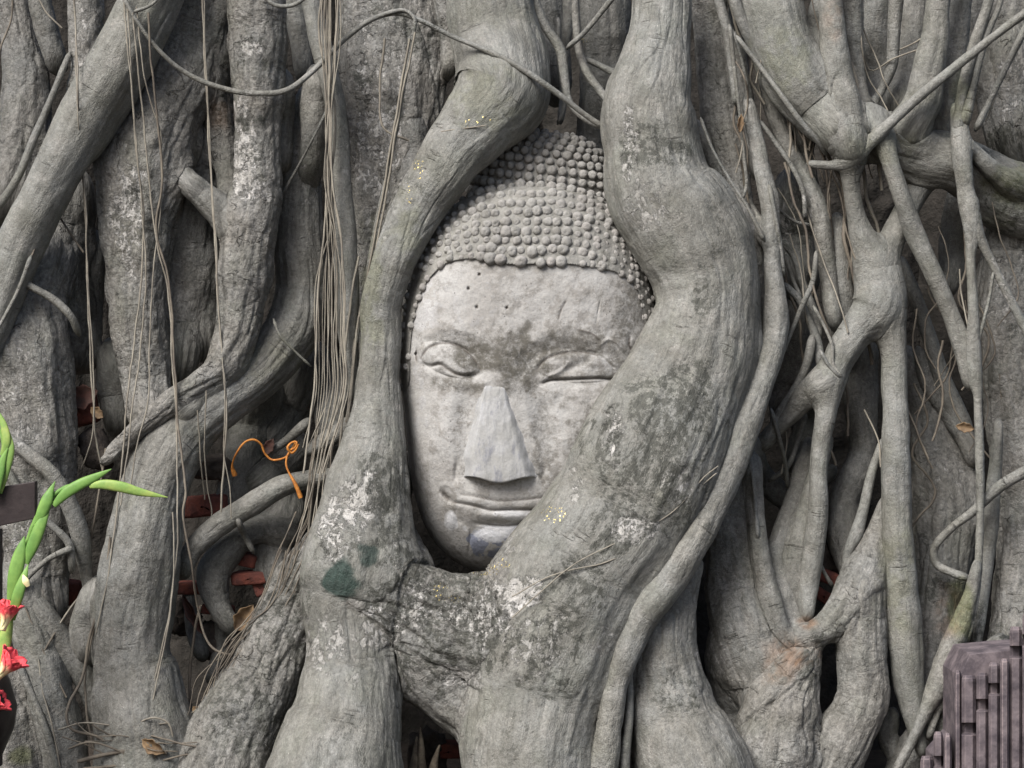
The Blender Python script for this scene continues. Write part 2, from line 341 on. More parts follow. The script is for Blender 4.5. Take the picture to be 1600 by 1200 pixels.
# ------------------------------------------------------------------ the roots: name group rough tone flat k | x y r z, ...
ROOTS = """
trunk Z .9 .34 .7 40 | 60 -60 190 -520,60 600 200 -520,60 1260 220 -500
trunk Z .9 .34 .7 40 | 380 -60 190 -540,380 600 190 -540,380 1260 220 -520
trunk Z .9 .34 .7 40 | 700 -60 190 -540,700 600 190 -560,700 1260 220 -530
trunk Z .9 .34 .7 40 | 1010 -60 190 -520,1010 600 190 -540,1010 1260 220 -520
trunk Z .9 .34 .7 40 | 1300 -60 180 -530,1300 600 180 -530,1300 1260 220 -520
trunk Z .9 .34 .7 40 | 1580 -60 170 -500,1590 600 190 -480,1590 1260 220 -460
root C .2 .53 .9 55 | 768 -60 66 -70,768 0 68 -65,776 60 72 -60,785 110 75 -50,781 150 75 -38,747 194 60 -20,712 235 51 -6,684 277 47 4,656 322 41 12,629 374 36 18,608 430 31 16,596 480 30 12,595 520 31 10,592 580 33 12,590 640 40 20,583 700 52 32,577 760 64 45,570 820 78 50,560 880 86 55,545 950 72 60,546 1000 66 75,546 1060 74 95,540 1120 86 120,525 1200 106 150,515 1260 118 165
root C .22 .56 .85 55 | 1040 -60 44 -40,1034 0 45 -35,1031 50 47 -20,1024 100 56 -5,1014 150 70 5,1014 195 76 10,1020 235 76 12,1030 290 84 15,1060 340 91 18,1088 390 88 20,1102 440 84 25,1101 490 79 30,1090 540 90 38,1072 590 98 45,1050 640 108 52,1025 700 116 60,1000 760 122 66,970 820 126 72,930 880 124 78,900 940 124 86,875 1010 116 98,852 1080 108 112,838 1150 104 130,832 1210 104 145,830 1270 112 155
root C .75 .52 .9 55 | 560 904 70 55,620 934 64 60,670 962 70 62,730 982 80 66,800 978 92 72,870 930 100 80
root C .7 .52 .9 45 | 640 985 50 62,668 1045 54 64,705 1085 50 70,745 1115 50 80,780 1150 56 95
root C .7 .52 .9 30 | 640 912 30 80,690 936 34 84,735 934 30 88,790 930 27 92,852 914 34 90
root C .25 .54 1 30 | 1120 420 40 0,1140 500 40 8,1140 560 46 10,1125 620 40 30,1115 690 32 40
root D .3 .58 1 14 | 1168 160 9 -40,1180 210 12 -30,1190 260 14 -20,1202 320 15 -10,1206 370 13 0,1208 420 14 10,1212 465 17 18,1212 520 20 28,1196 580 20 45,1174 640 22 62,1152 700 24 80,1122 770 25 98,1088 840 26 118,1048 905 27 136,1006 958 28 150,984 1005 23 156,966 1060 20 160,954 1120 20 168,944 1200 22 180,940 1260 24 190
root D .4 .55 1 14 | 1090 200 12 -80,1118 250 14 -76,1146 300 16 -66,1174 342 16 -40,1200 375 12 -5
root D .2 .57 1 8 | 982 1030 4 150,984 1070 6 140,983 1120 7 150,978 1170 8 160,975 1250 9 165
root C .35 .5 .9 30 | 1075 880 24 90,1045 950 44 90,1036 1010 52 90,1042 1070 60 96,1055 1130 74 105,1080 1200 94 120,1090 1260 105 130
root E .5 .5 .9 30 | 1150 740 30 -40,1142 800 38 -30,1148 860 44 -20,1158 930 54 -10,1180 1000 64 0,1200 1060 60 10,1210 1100 50 10
root E .35 .52 1 16 | 1176 720 13 -5,1180 780 13 0,1184 830 14 14,1194 890 15 30,1206 940 16 40,1222 985 14 46,1240 1005 12 40
root E .7 .5 .95 26 | 1262 1010 22 30,1250 1050 34 40,1232 1100 50 50,1215 1160 64 60,1205 1260 80 70
root E .5 .46 1 26 | 1140 1010 36 -30,1142 1060 34 -30,1150 1110 32 -30,1160 1150 30 -30
root E .6 .48 1 20 | 1120 1230 40 20,1170 1150 30 40,1210 1080 30 60,1250 1030 22 50
root E .6 .5 1 20 | 1246 1000 16 40,1285 985 22 40,1325 945 28 34,1350 905 32 20,1372 850 26 -10,1390 790 18 -30
root E .55 .5 1 26 | 1345 915 32 10,1345 970 40 22,1346 1030 38 34,1346 1090 40 44,1322 1150 42 54,1296 1200 46 60,1280 1260 50 64
root E .3 .5 1 14 | 1262 700 14 -80,1246 770 16 -60,1226 830 18 -30,1215 880 22 -20,1224 930 22 0,1240 970 16 16,1252 995 12 30
root E .25 .54 1 12 | 1290 690 12 -60,1270 760 14 -40,1256 810 16 -20,1244 860 20 -8,1244 900 18 0,1254 940 13 10,1262 968 8 20
root T .15 .53 1 22 | 1310 150 22 -10,1322 210 22 -8,1327 250 20 -6,1331 290 14 -12,1337 330 14 -18,1346 364 18 -24,1360 398 28 -28,1372 440 36 -28,1368 484 39 -25,1338 520 28 -22,1312 560 24 -18,1296 600 22 -10,1290 650 16 0,1282 700 14 5,1278 780 15 10,1274 850 17 10,1264 910 17 14,1260 965 9 22
root T .15 .52 1 38 | 1380 430 28 -30,1392 490 24 -25,1397 560 21 -20,1399 620 21 -10,1400 700 22 0,1402 800 24 8,1406 900 26 16,1414 1000 27 26,1422 1080 23 30,1432 1140 14 34,1440 1175 8 38
root T .15 .5 1 20 | 1372 440 26 -32,1388 385 22 -38,1418 322 20 -50,1446 265 22 -70
root T .3 .48 1 38 | 1292 595 22 -15,1262 615 20 -25,1236 645 15 -35,1214 668 13 -40,1190 695 12 -45
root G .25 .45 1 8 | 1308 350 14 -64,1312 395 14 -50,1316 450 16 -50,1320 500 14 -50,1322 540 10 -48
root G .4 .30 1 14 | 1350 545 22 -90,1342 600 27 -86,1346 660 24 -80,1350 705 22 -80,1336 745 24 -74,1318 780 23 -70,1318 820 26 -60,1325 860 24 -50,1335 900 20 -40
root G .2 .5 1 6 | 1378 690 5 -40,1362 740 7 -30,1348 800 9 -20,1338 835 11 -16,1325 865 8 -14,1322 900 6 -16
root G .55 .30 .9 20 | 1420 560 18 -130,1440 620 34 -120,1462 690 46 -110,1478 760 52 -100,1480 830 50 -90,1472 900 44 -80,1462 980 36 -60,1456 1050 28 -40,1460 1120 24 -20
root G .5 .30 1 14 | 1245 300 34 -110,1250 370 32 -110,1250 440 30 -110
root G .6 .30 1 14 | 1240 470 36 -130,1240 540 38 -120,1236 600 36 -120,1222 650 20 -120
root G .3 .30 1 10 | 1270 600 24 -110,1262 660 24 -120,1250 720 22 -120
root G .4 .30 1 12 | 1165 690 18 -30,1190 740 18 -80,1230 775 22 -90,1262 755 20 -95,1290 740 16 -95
root T .2 .54 .95 38 | 1180 -60 54 -60,1200 0 52 -45,1214 60 48 -35,1240 118 50 -30,1276 168 44 -25,1312 205 32 -15
root T .2 .56 1 34 | 1296 -60 16 -16,1298 0 17 -12,1304 60 19 -8,1311 120 22 -6,1318 180 25 -6,1330 235 24 -4
root T .25 .54 .9 38 | 1322 195 34 -35,1355 205 38 -40,1395 225 38 -42,1440 245 40 -46,1490 255 42 -50,1530 275 46 -60,1570 305 54 -70,1640 330 60 -80
root T .2 .55 1 34 | 1478 -60 20 -20,1468 0 20 -20,1460 60 21 -20,1450 112 26 -24,1440 160 30 -30,1418 205 26 -36
root T .35 .48 1 30 | 1510 -60 20 -60,1500 0 22 -60,1490 80 22 -60,1478 150 20 -60,1470 200 18 -60
root T .15 .53 1 26 | 1362 192 24 -24,1377 216 18 -8,1392 260 14 2,1405 300 14 4,1424 350 15 0,1446 400 15 -4,1468 450 14 -8,1488 500 13 -10,1504 550 12 -10,1514 600 8 -8
root T .15 .50 1 30 | 1290 -10 20 -60,1280 50 22 -60,1276 100 20 -60
root T .4 .45 1 26 | 1328 -60 16 -50,1330 0 18 -50,1334 60 16 -50,1340 120 12 -50,1348 170 12 -50
root T .35 .42 1 24 | 1372 -60 20 -110,1370 0 22 -110,1366 60 22 -110,1372 120 20 -110,1385 170 22 -100
root T .3 .46 1 24 | 1404 -60 11 -60,1400 0 12 -60,1395 60 11 -60,1392 105 10 -60,1378 140 7 -60,1362 165 6 -60
root T .35 .44 1 24 | 1432 -20 20 -110,1424 60 22 -105,1412 120 24 -95,1402 170 24 -85
root T .3 .43 1 26 | 1250 200 24 -70,1256 240 16 -70,1268 300 12 -70
root T .2 .6 1 20 | 1494 172 9 -30,1499 198 14 -14,1502 240 16 -4,1508 290 14 2,1516 340 13 6,1517 400 8 8,1520 470 8 8,1524 540 9 8,1528 620 7 8,1530 700 7 10,1532 780 6 12,1530 850 6 16,1527 910 6 20,1520 960 6 26,1510 1000 5 30
root T .2 .6 1 16 | 1512 312 10 0,1523 350 9 6,1545 400 7 6,1572 455 7 8,1605 520 7 10,1640 590 7 10
root T .2 .55 1 8 | 1505 225 13 -10,1525 240 13 -16,1552 268 16 -30,1600 300 22 -60
root T .3 .55 1 6 | 1552 -60 7 0,1545 0 8 0,1522 70 9 0,1506 130 9 -2,1499 175 8 -4,1498 205 8 -6
root T .3 .5 1 6 | 1572 -60 5 -4,1563 0 5 -4,1540 60 6 -4,1522 130 6 -4,1508 190 8 -6
rootlet U .3 .5 1 4 | 1604 40 5 0,1572 105 5 -4,1548 155 5 -8,1526 200 5 -10
root T .2 .55 1 10 | 1660 -20 7 60,1602 20 7 50,1550 60 7 40,1490 107 8 30,1420 166 8 22,1370 213 10 16,1330 250 12 8,1300 258 8 -6,1266 256 5 -20
root R .65 .5 .8 20 | 1560 -60 56 -110,1565 60 56 -105,1575 140 54 -100,1590 230 44 -100
root R .7 .48 .8 20 | 1592 330 44 -100,1588 400 54 -95,1582 480 56 -90,1584 560 50 -85,1592 640 54 -80,1602 740 52 -76,1606 840 48 -70,1602 920 52 -60,1602 1000 58 -46,1606 1100 66 -30,1606 1260 80 -10
root R .3 .4 1 10 | 1490 300 10 -130,1492 350 22 -130,1490 400 22 -125,1482 450 14 -120
root R .2 .47 1 8 | 1560 660 6 -40,1554 740 11 -40,1549 800 13 -40,1545 860 11 -40,1538 920 9 -30,1530 980 8 -10,1522 1040 6 -6
root R .25 .42 1 8 | 1408 410 9 -110,1436 480 11 -105,1458 545 12 -100,1480 610 14 -95,1500 660 16 -90,1520 720 10 -84
root R .5 .4 1 8 | 1436 550 8 -110,1452 600 14 -104,1478 640 16 -98,1505 680 14 -90
root R .4 .5 1 10 | 1526 880 7 20,1515 930 12 26,1494 995 19 34,1468 1062 17 44,1446 1110 11 54,1424 1160 8 60,1402 1200 8 66,1380 1260 8 70
root R .4 .5 1 10 | 1486 1040 12 36,1478 1080 9 40,1462 1120 6 46,1452 1150 5 50
root R .5 .45 1 10 | 1560 1010 18 10,1520 1060 24 10,1480 1110 26 6,1440 1150 26 6,1410 1220 30 10
root R .4 .46 1 10 | 1392 1120 12 -20,1386 1150 16 -10,1400 1180 14 0,1430 1220 16 0
root R .4 .5 1 6 | 1640 720 9 20,1600 738 9 12,1562 760 9 4,1522 798 7 -10,1484 828 6 -20,1460 858 6 -30,1464 882 6 -32,1486 894 6 -20,1508 902 6 -10
rootlet R .3 .5 1 3 | 1552 425 2 10,1545 470 2.5 8,1532 520 3 10,1524 545 3 12
root S .6 .52 .9 16 | 1108 -60 34 -90,1112 0 34 -90,1116 60 32 -90,1120 130 30 -85,1128 200 28 -80,1146 260 22 -70,1160 330 18 -60
root S .6 .5 1 16 | 1152 330 24 -40,1168 400 26 -30,1172 470 20 -20,1180 520 12 -14
root S .5 .46 1 10 | 1152 60 8 -80,1160 130 14 -70,1172 200 14 -60,1186 270 14 -50
root S .4 .48 1 10 | 1190 120 10 -70,1206 170 13 -60,1232 230 14 -55,1258 280 14 -50,1278 325 15 -45,1288 380 15 -44,1295 440 13 -44,1304 505 10 -42
root S .3 .5 1 6 | 1118 -60 8 -30,1124 0 8 -30,1134 40 8 -30,1142 100 6 -34,1150 160 5 -34
root S .3 .5 1 6 | 1142 -60 8 -20,1148 0 9 -20,1162 40 9 -24,1180 80 7 -30,1200 110 6 -34,1216 140 4 -36
rootlet S .3 .53 1 3 | 1140 40 3 -20,1148 110 3 -18,1156 180 3 -18,1162 240 3 -18,1166 290 2.5 -18,1160 312 2 -22
rootlet S .3 .48 1 3 | 1146 50 3 -22,1158 90 3 -24,1166 130 3.5 -34,1170 200 3 -36
rootlet S .2 .6 1 3 | 1152 58 3 -10,1185 100 4 0,1220 148 4.5 10,1255 195 4.5 14,1280 225 4 2,1290 240 3 -14
rootlet S .3 .5 1 3 | 1095 185 2 0,1112 230 2.4 10,1140 280 2.6 14,1168 325 2.6 20,1194 375 3 24
rootlet S .3 .5 1 3 | 1188 190 3 -40,1210 220 4 -36,1240 265 4 -32,1255 300 3.5 -32,1258 340 3 -34
rootlet S .3 .5 1 3 | 1202 290 3 0,1212 340 3.5 10,1220 390 4 6,1224 430 3 0
rootlet S .3 .45 1 3 | 1210 320 2 -40,1240 345 2.4 -50,1270 352 2.4 -50
root S .3 .5 1 4 | 1226 380 6 -60,1242 400 8 -56,1254 440 7 -52,1266 475 8 -50,1278 510 7 -48,1280 530 4 -46
rootlet S .3 .5 1 3 | 1228 400 3 -52,1240 440 3.4 -50,1252 465 3 -48
root S .3 .48 1 4 | 1226 446 5 -40,1248 468 5.5 -38,1264 500 5.5 -40,1278 538 7 -40,1282 570 6 -34
rootlet S .3 .52 1 4 | 1275 395 3 -24,1270 440 4.5 -22,1255 475 4.5 -20,1236 520 3.4 -20,1222 555 2.5 -20
root S .35 .5 1 4 | 1268 530 6 -30,1258 575 7 -26,1240 610 6.5 -30,1218 645 7 -36,1196 690 6 -40
rootlet S .3 .5 1 3 | 1272 480 2.5 -20,1288 510 2.5 -14,1300 540 3 4,1302 570 3 8,1315 590 3 8
rootlet S .3 .5 1 3 | 1282 548 2.6 6,1294 570 2.8 10,1312 590 3 10
rootlet S .3 .45 1 3 | 1205 640 2.6 -20,1216 680 3.4 -30,1228 730 3.4 -50,1230 760 3 -60
rootlet S .3 .42 1 3 | 1258 650 4 -60,1246 690 4.4 -60,1230 730 4.4 -60,1205 750 4 -60
root S .3 .46 1 6 | 1290 420 8 -70,1300 460 9 -64,1300 500 8 -60,1306 540 7 -50
rootlet S .5 .5 1 3 | 1068 870 4 105,1082 890 4.5 104,1086 920 3.5 100
rootlet S .2 .6 1 2 | 1175 735 3 12,1180 790 3 16,1184 840 3 30
rootlet S .3 .5 1 2 | 1276 868 3 10,1288 895 3 0,1300 915 3 -10
root A .12 .56 1 18 | 268 -60 42 10,232 0 42 10,198 66 42 12,162 134 43 14,122 208 42 16,90 268 39 18,52 342 37 20,22 406 36 22,0 466 35 24,-30 540 36 24
root A .2 .48 1 18 | 285 -60 20 0,262 0 22 0,240 50 24 0,206 118 26 -4,168 180 24 -8,138 236 16 -10
root A .75 .55 1 14 | 134 -60 28 -50,134 0 28 -46,132 60 26 -40,130 110 20 -34,116 150 14 -34
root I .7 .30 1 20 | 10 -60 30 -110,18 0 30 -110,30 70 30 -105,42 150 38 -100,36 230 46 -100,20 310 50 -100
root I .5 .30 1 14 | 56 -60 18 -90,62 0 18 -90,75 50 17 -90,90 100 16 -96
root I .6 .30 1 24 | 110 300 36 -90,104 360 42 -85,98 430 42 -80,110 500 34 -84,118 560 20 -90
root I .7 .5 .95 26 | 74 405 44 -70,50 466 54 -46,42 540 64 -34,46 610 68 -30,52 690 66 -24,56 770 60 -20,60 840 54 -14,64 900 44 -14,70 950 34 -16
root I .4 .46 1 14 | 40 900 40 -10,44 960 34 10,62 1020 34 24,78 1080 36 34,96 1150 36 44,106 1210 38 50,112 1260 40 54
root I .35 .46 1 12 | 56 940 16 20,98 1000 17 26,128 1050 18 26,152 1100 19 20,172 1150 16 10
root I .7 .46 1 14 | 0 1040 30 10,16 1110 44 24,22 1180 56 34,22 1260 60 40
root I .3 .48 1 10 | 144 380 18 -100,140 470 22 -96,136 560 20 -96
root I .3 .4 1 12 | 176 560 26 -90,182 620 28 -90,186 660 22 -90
rootlet I .3 .45 1 4 | 108 85 4 -20,84 145 5 -4,54 215 6 4,24 285 6 10,-10 330 6 16
rootlet I .3 .42 1 4 | 100 100 3 -24,78 160 4 -8,44 240 4.4 0,14 296 4.4 6,-14 330 4 10
root I .3 .52 1 6 | 30 438 6 20,56 452 6 26,86 470 6.5 26,112 496 6 20,122 520 5 4
root I .3 .52 1 6 | -20 668 8 30,18 690 9 42,50 714 10.5 46,84 746 12 46,110 790 14 38,126 840 14 24,134 890 11 4,142 950 6 -20
rootlet I .2 .58 1 5 | 8 735 8 40,26 760 7 46,50 790 4 48,78 818 5.5 46,108 850 6 38,112 890 5 26
rootlet I .2 .5 1 4 | 110 858 5 40,78 872 4.4 48,50 896 4 50,28 920 4 48
rootlet I .2 .55 1 3 | 48 402 3 62,30 450 3 62,0 508 3 62,-30 560 3 62
rootlet I .3 .45 1 4 | 26 1030 4 50,56 1100 6 66,84 1176 6 80,98 1230 6 84
root B .7 .52 .8 44 | 318 -60 44 -60,312 0 46 -60,300 60 48 -60,282 120 56 -58,250 180 66 -54,228 240 72 -50,216 310 64 -46,212 380 52 -44,214 450 46 -44,218 520 42 -44,226 590 38 -44,236 660 36 -40
root B .6 .44 .8 44 | 290 200 50 -90,292 280 54 -86,286 360 54 -80,282 430 48 -80,276 500 42 -80,270 570 38 -76
root B .75 .54 1 34 | 402 -60 46 -40,402 0 45 -40,403 60 44 -38,404 130 40 -36,402 200 37 -34,402 280 36 -32,396 340 38 -30,386 400 40 -28,378 460 40 -24,370 520 36 -16,348 572 28 0,312 600 20 16,272 626 19 26,232 654 17 30,194 690 14 28,166 718 9 20
root B .7 .5 1 30 | 334 60 26 -70,340 150 24 -70,348 220 20 -66,356 280 18 -60,360 350 16 -56
root B .4 .48 1 34 | 296 285 16 -30,318 305 20 -30,345 335 22 -32,368 360 20 -34
root B .5 .42 1 34 | 330 400 26 -90,322 470 26 -90,322 540 22 -90
root B .3 .46 1 10 | 378 570 16 -20,350 596 16 0,318 622 15 10,286 650 14 16
root L .35 .48 1 24 | 480 150 16 -90,474 200 26 -86,468 260 32 -84,465 320 38 -82,467 380 40 -80,472 440 40 -78,462 500 42 -70,436 545 42 -60,402 582 41 -46,352 622 42 -30,302 664 44 -14,262 718 50 2,238 780 53 14,226 840 58 24,216 900 62 32,208 960 63 38,206 1020 60 44,216 1080 68 52,226 1150 80 60,230 1210 86 66,232 1260 90 70
root L .4 .46 1 14 | 150 930 24 10,136 975 26 16,136 1020 22 20
root L .5 .46 1 12 | 440 130 20 -60,440 190 20 -60,436 250 18 -60
root K .3 .42 1 14 | 452 -60 16 -120,458 0 18 -120,468 60 16 -120,476 120 14 -120
root K .35 .5 1 14 | 492 120 16 -50,492 160 22 -50,492 205 22 -50,488 245 20 -60,478 310 18 -90,468 390 14 -115
root K .12 .57 1 10 | 470 -60 14 -30,484 0 15 -30,500 60 16 -28,518 130 16 -26,528 200 16 -24,534 270 14 -22,538 340 16 -20,541 400 18 -18,542 460 19 -16,544 520 17 -14,548 570 12 -12,552 620 7 -10
root K .8 .56 .6 24 | 590 -60 62 -95,594 0 66 -95,598 80 70 -92,604 160 70 -90,602 230 62 -84,594 300 48 -76,582 370 32 -70,570 440 18 -62,562 500 12 -56
root K .8 .5 .8 20 | 640 -60 50 -110,645 0 48 -110,655 60 46 -105,668 120 30 -95,676 170 16 -90,682 196 8 -90
root K .7 .54 .8 20 | 700 -60 26 -80,702 0 26 -80,706 60 20 -76,700 110 12 -76
root K .6 .5 .8 16 | 640 190 20 -80,650 240 22 -74,640 290 20 -64,618 350 18 -50
root M .7 .48 .95 24 | 500 850 28 20,468 920 44 20,440 985 50 30,414 1050 56 44,385 1110 66 60,358 1170 76 76,344 1260 90 90
root M .3 .45 1 14 | 580 728 20 -30,530 742 13 -30,490 748 14 -26,440 760 17 -20,390 790 18 -16,340 822 18 -12,304 856 16 -14,288 892 12 -24
root M .4 .4 1 12 | 450 830 26 -70,404 826 22 -60,362 852 24 -56,334 892 26 -52,340 940 20 -50,362 980 14 -50
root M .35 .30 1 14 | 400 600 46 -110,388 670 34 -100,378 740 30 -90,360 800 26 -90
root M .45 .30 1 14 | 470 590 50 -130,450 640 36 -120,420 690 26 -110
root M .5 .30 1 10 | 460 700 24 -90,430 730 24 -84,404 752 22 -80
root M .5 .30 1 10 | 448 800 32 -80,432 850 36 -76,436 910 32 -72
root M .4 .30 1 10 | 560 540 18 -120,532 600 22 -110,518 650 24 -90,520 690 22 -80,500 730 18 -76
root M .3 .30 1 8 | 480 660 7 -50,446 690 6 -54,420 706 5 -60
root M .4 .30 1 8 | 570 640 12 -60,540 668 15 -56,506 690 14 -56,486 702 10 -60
root M .4 .30 1 8 | 296 930 9 -70,304 980 14 -64,316 1020 12 -60
root M .35 .4 1 8 | 352 960 14 -70,346 1010 12 -66,330 1060 9 -60
root M .5 .4 1 8 | 640 720 14 -60,625 790 16 -50,640 850 20 -20,665 890 16 20
rootlet M .3 .55 1 3 | 372 812 4 4,382 836 5 -30,396 862 3.4 -40
root X .45 .42 1 10 | 830 -60 7 -60,836 0 7 -60,852 40 7 -58,876 80 8 -56,883 130 7 -52,890 160 6 -46,912 184 5.5 -36,942 198 5 -24
root X .45 .42 1 10 | 898 -60 6 -80,900 30 6 -80,904 75 6 -78,918 115 7 -70,944 150 6 -60,960 175 5 -40
root X .4 .38 1 8 | 886 -60 9 -110,888 20 9 -110,884 80 7 -110,880 150 6 -104,876 190 4 -90
rootlet X .4 .42 1 4 | 962 -10 4 -60,935 25 4 -60,912 52 4 -62,888 74 4 -66
rootlet X .4 .4 1 4 | 915 92 4 -90,940 104 5 -86,968 118 5 -80
rootlet X .4 .38 1 3 | 872 30 3 -90,874 110 3 -90,882 165 3 -80,872 192 3 -70
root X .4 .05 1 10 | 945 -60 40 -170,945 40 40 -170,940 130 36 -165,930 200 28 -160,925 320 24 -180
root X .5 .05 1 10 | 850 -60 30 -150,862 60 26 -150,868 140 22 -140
rootlet P .25 .56 1 3 | 190 -10 3 60,212 30 3.2 66,246 76 3.6 56,290 114 4 40,350 139 4.4 30,400 146 4.8 34,448 141 5 30,490 110 4.8 14,538 62 4.6 0,582 30 4.4 0,622 21 4 0,655 31 4 0,705 56 4 0,762 80 4.4 10,812 105 4.8 20,868 144 4.8 14,915 180 4.6 0,942 198 4 -6
rootlet P .25 .56 1 3 | 600 22 3 4,632 16 3 6,648 30 3 8,642 70 3.4 6,632 130 3.4 0,620 200 3.6 -6,606 270 3.6 -14,592 330 3.4 -20,578 400 3 -20,566 470 2.6 -20,556 540 2.2 -10
rootlet P .25 .5 1 3 | 408 -10 3 20,430 8 3.4 24,458 8 3.4 24,482 -8 3 20
rootlet P .25 .56 1 3 | 210 18 2.4 66,236 8 2.4 66,262 -20 2 60
rootlet P .3 .35 1 2 | 512 170 2 -10,490 215 2 -16,465 262 2 -40,440 305 2 -50
rootlet P .3 .4 1 2 | 428 500 2 -24,438 525 2 -16,462 550 2 -20,485 572 2 -30
"""
def parse_roots():
    R = []
    for ln in ROOTS.strip().split('\n'):
        hd, body = ln.split('|'); h = hd.split()
        pts = [tuple(map(float, p.split())) for p in body.split(',')]
        R.append(dict(name=h[0], group=h[1], rough=float(h[2])*.85, tone=float(h[3]), flat=float(h[4]), k=float(h[5]), pts=pts))
    return R
RR = parse_roots()

def sdf(P, T):
    """distance (mm) and direction from a tube's axis chain; P (n,3) in mm: x, z(front), up"""
    best = np.full(len(P), 1e9); G = np.zeros_like(P); fl = T['flat']
    S = T['sax']
    Q = P*np.array([1, 1/fl, 1])
    for i in range(len(S)-1):
        a, b = S[i, :3]*np.array([1, 1/fl, 1]), S[i+1, :3]*np.array([1, 1/fl, 1]); ab = b-a
        t = np.clip(((Q-a)@ab)/max(ab@ab, 1e-6), 0, 1)
        v = Q-(a+t[:, None]*ab); L = np.sqrt((v*v).sum(1))+1e-6; d = L-(S[i, 3]*(1-t)+S[i+1, 3]*t)
        m = d < best; best[m] = d[m]; G[m] = (v/L[:, None])[m]
    return best, G
def prep(T):
    pts = np.array(T['pts'])
    if T['group'] != 'Z': pts[:, 3] = np.where(pts[:, 3] < -40, -40+(pts[:, 3]+40)*2.0, pts[:, 3])
    else: pts[:, 3] -= 200
    def plunge(e, f):
        inside = T['group'] != 'C' and -20 < e[0] < 1620 and -20 < e[1] < 1220
        if not inside: return None
        d = (e-f)[:2]; d = d/(np.linalg.norm(d)+1e-6); r = e[2]
        return np.array([e[0]+d[0]*r*.7, e[1]+d[1]*r*.7, r*.6, e[3]-r*1.9])
    a_, b_ = plunge(pts[0], pts[1]), plunge(pts[-1], pts[-2])
    if a_ is not None: pts = np.vstack([a_, pts])
    if b_ is not None: pts = np.vstack([pts, b_])
    r0 = pts[:, 2].mean(); T['step'] = 2.6 if r0 > 12 else (3.2 if r0 > 5 else 5)
    if T['group'] == 'Z': T['step'] = 8
    D, ss = catmull(pts, T['step'])
    k = (CAMD*1000-D[:, 3])/(CAMD*1000)
    A = np.stack([(D[:, 0]-800)*k, D[:, 3], (600-D[:, 1])*k, D[:, 2]*k], 1)     # X, front, up, r  (mm)
    n = len(A); seed = abs(hash((T['pts'][0][0], T['pts'][0][1]))) % 997 if False else (T['pts'][0][0]*3.1+T['pts'][0][1]*1.7+T['idx']*11) % 997
    s = ss; amp = A[:, 3]
    nz = lambda o, sc: noise(np.stack([s/sc+seed, np.full(n, o+seed*.37), np.full(n, .5)], 1))
    # natural wander and swelling
    A[:, 0] += nz(1, 60)*np.minimum(amp*.10, 2.0); A[:, 2] += nz(2, 60)*np.minimum(amp*.10, 2.5); A[:, 1] += nz(3, 90)*np.minimum(amp*.3, 8)
    sw = float(np.clip(1.5-r0/45, .22, 1)); A[:, 3] *= 1+nz(4, 70)*.09*sw+nz(5, 25)*.04*sw
    T['A'] = A; T['ss'] = ss; T['seed'] = seed
    m = max(2, int(ss[-1]/max(r0*.5, 8))+1); idx = np.unique(np.linspace(0, n-1, m).astype(int)); T['sax'] = A[idx]
    T['lo'] = (A[:, :3]-A[:, 3:]).min(0); T['hi'] = (A[:, :3]+A[:, 3:]).max(0)
for i, T in enumerate(RR): T['idx'] = i; prep(T)

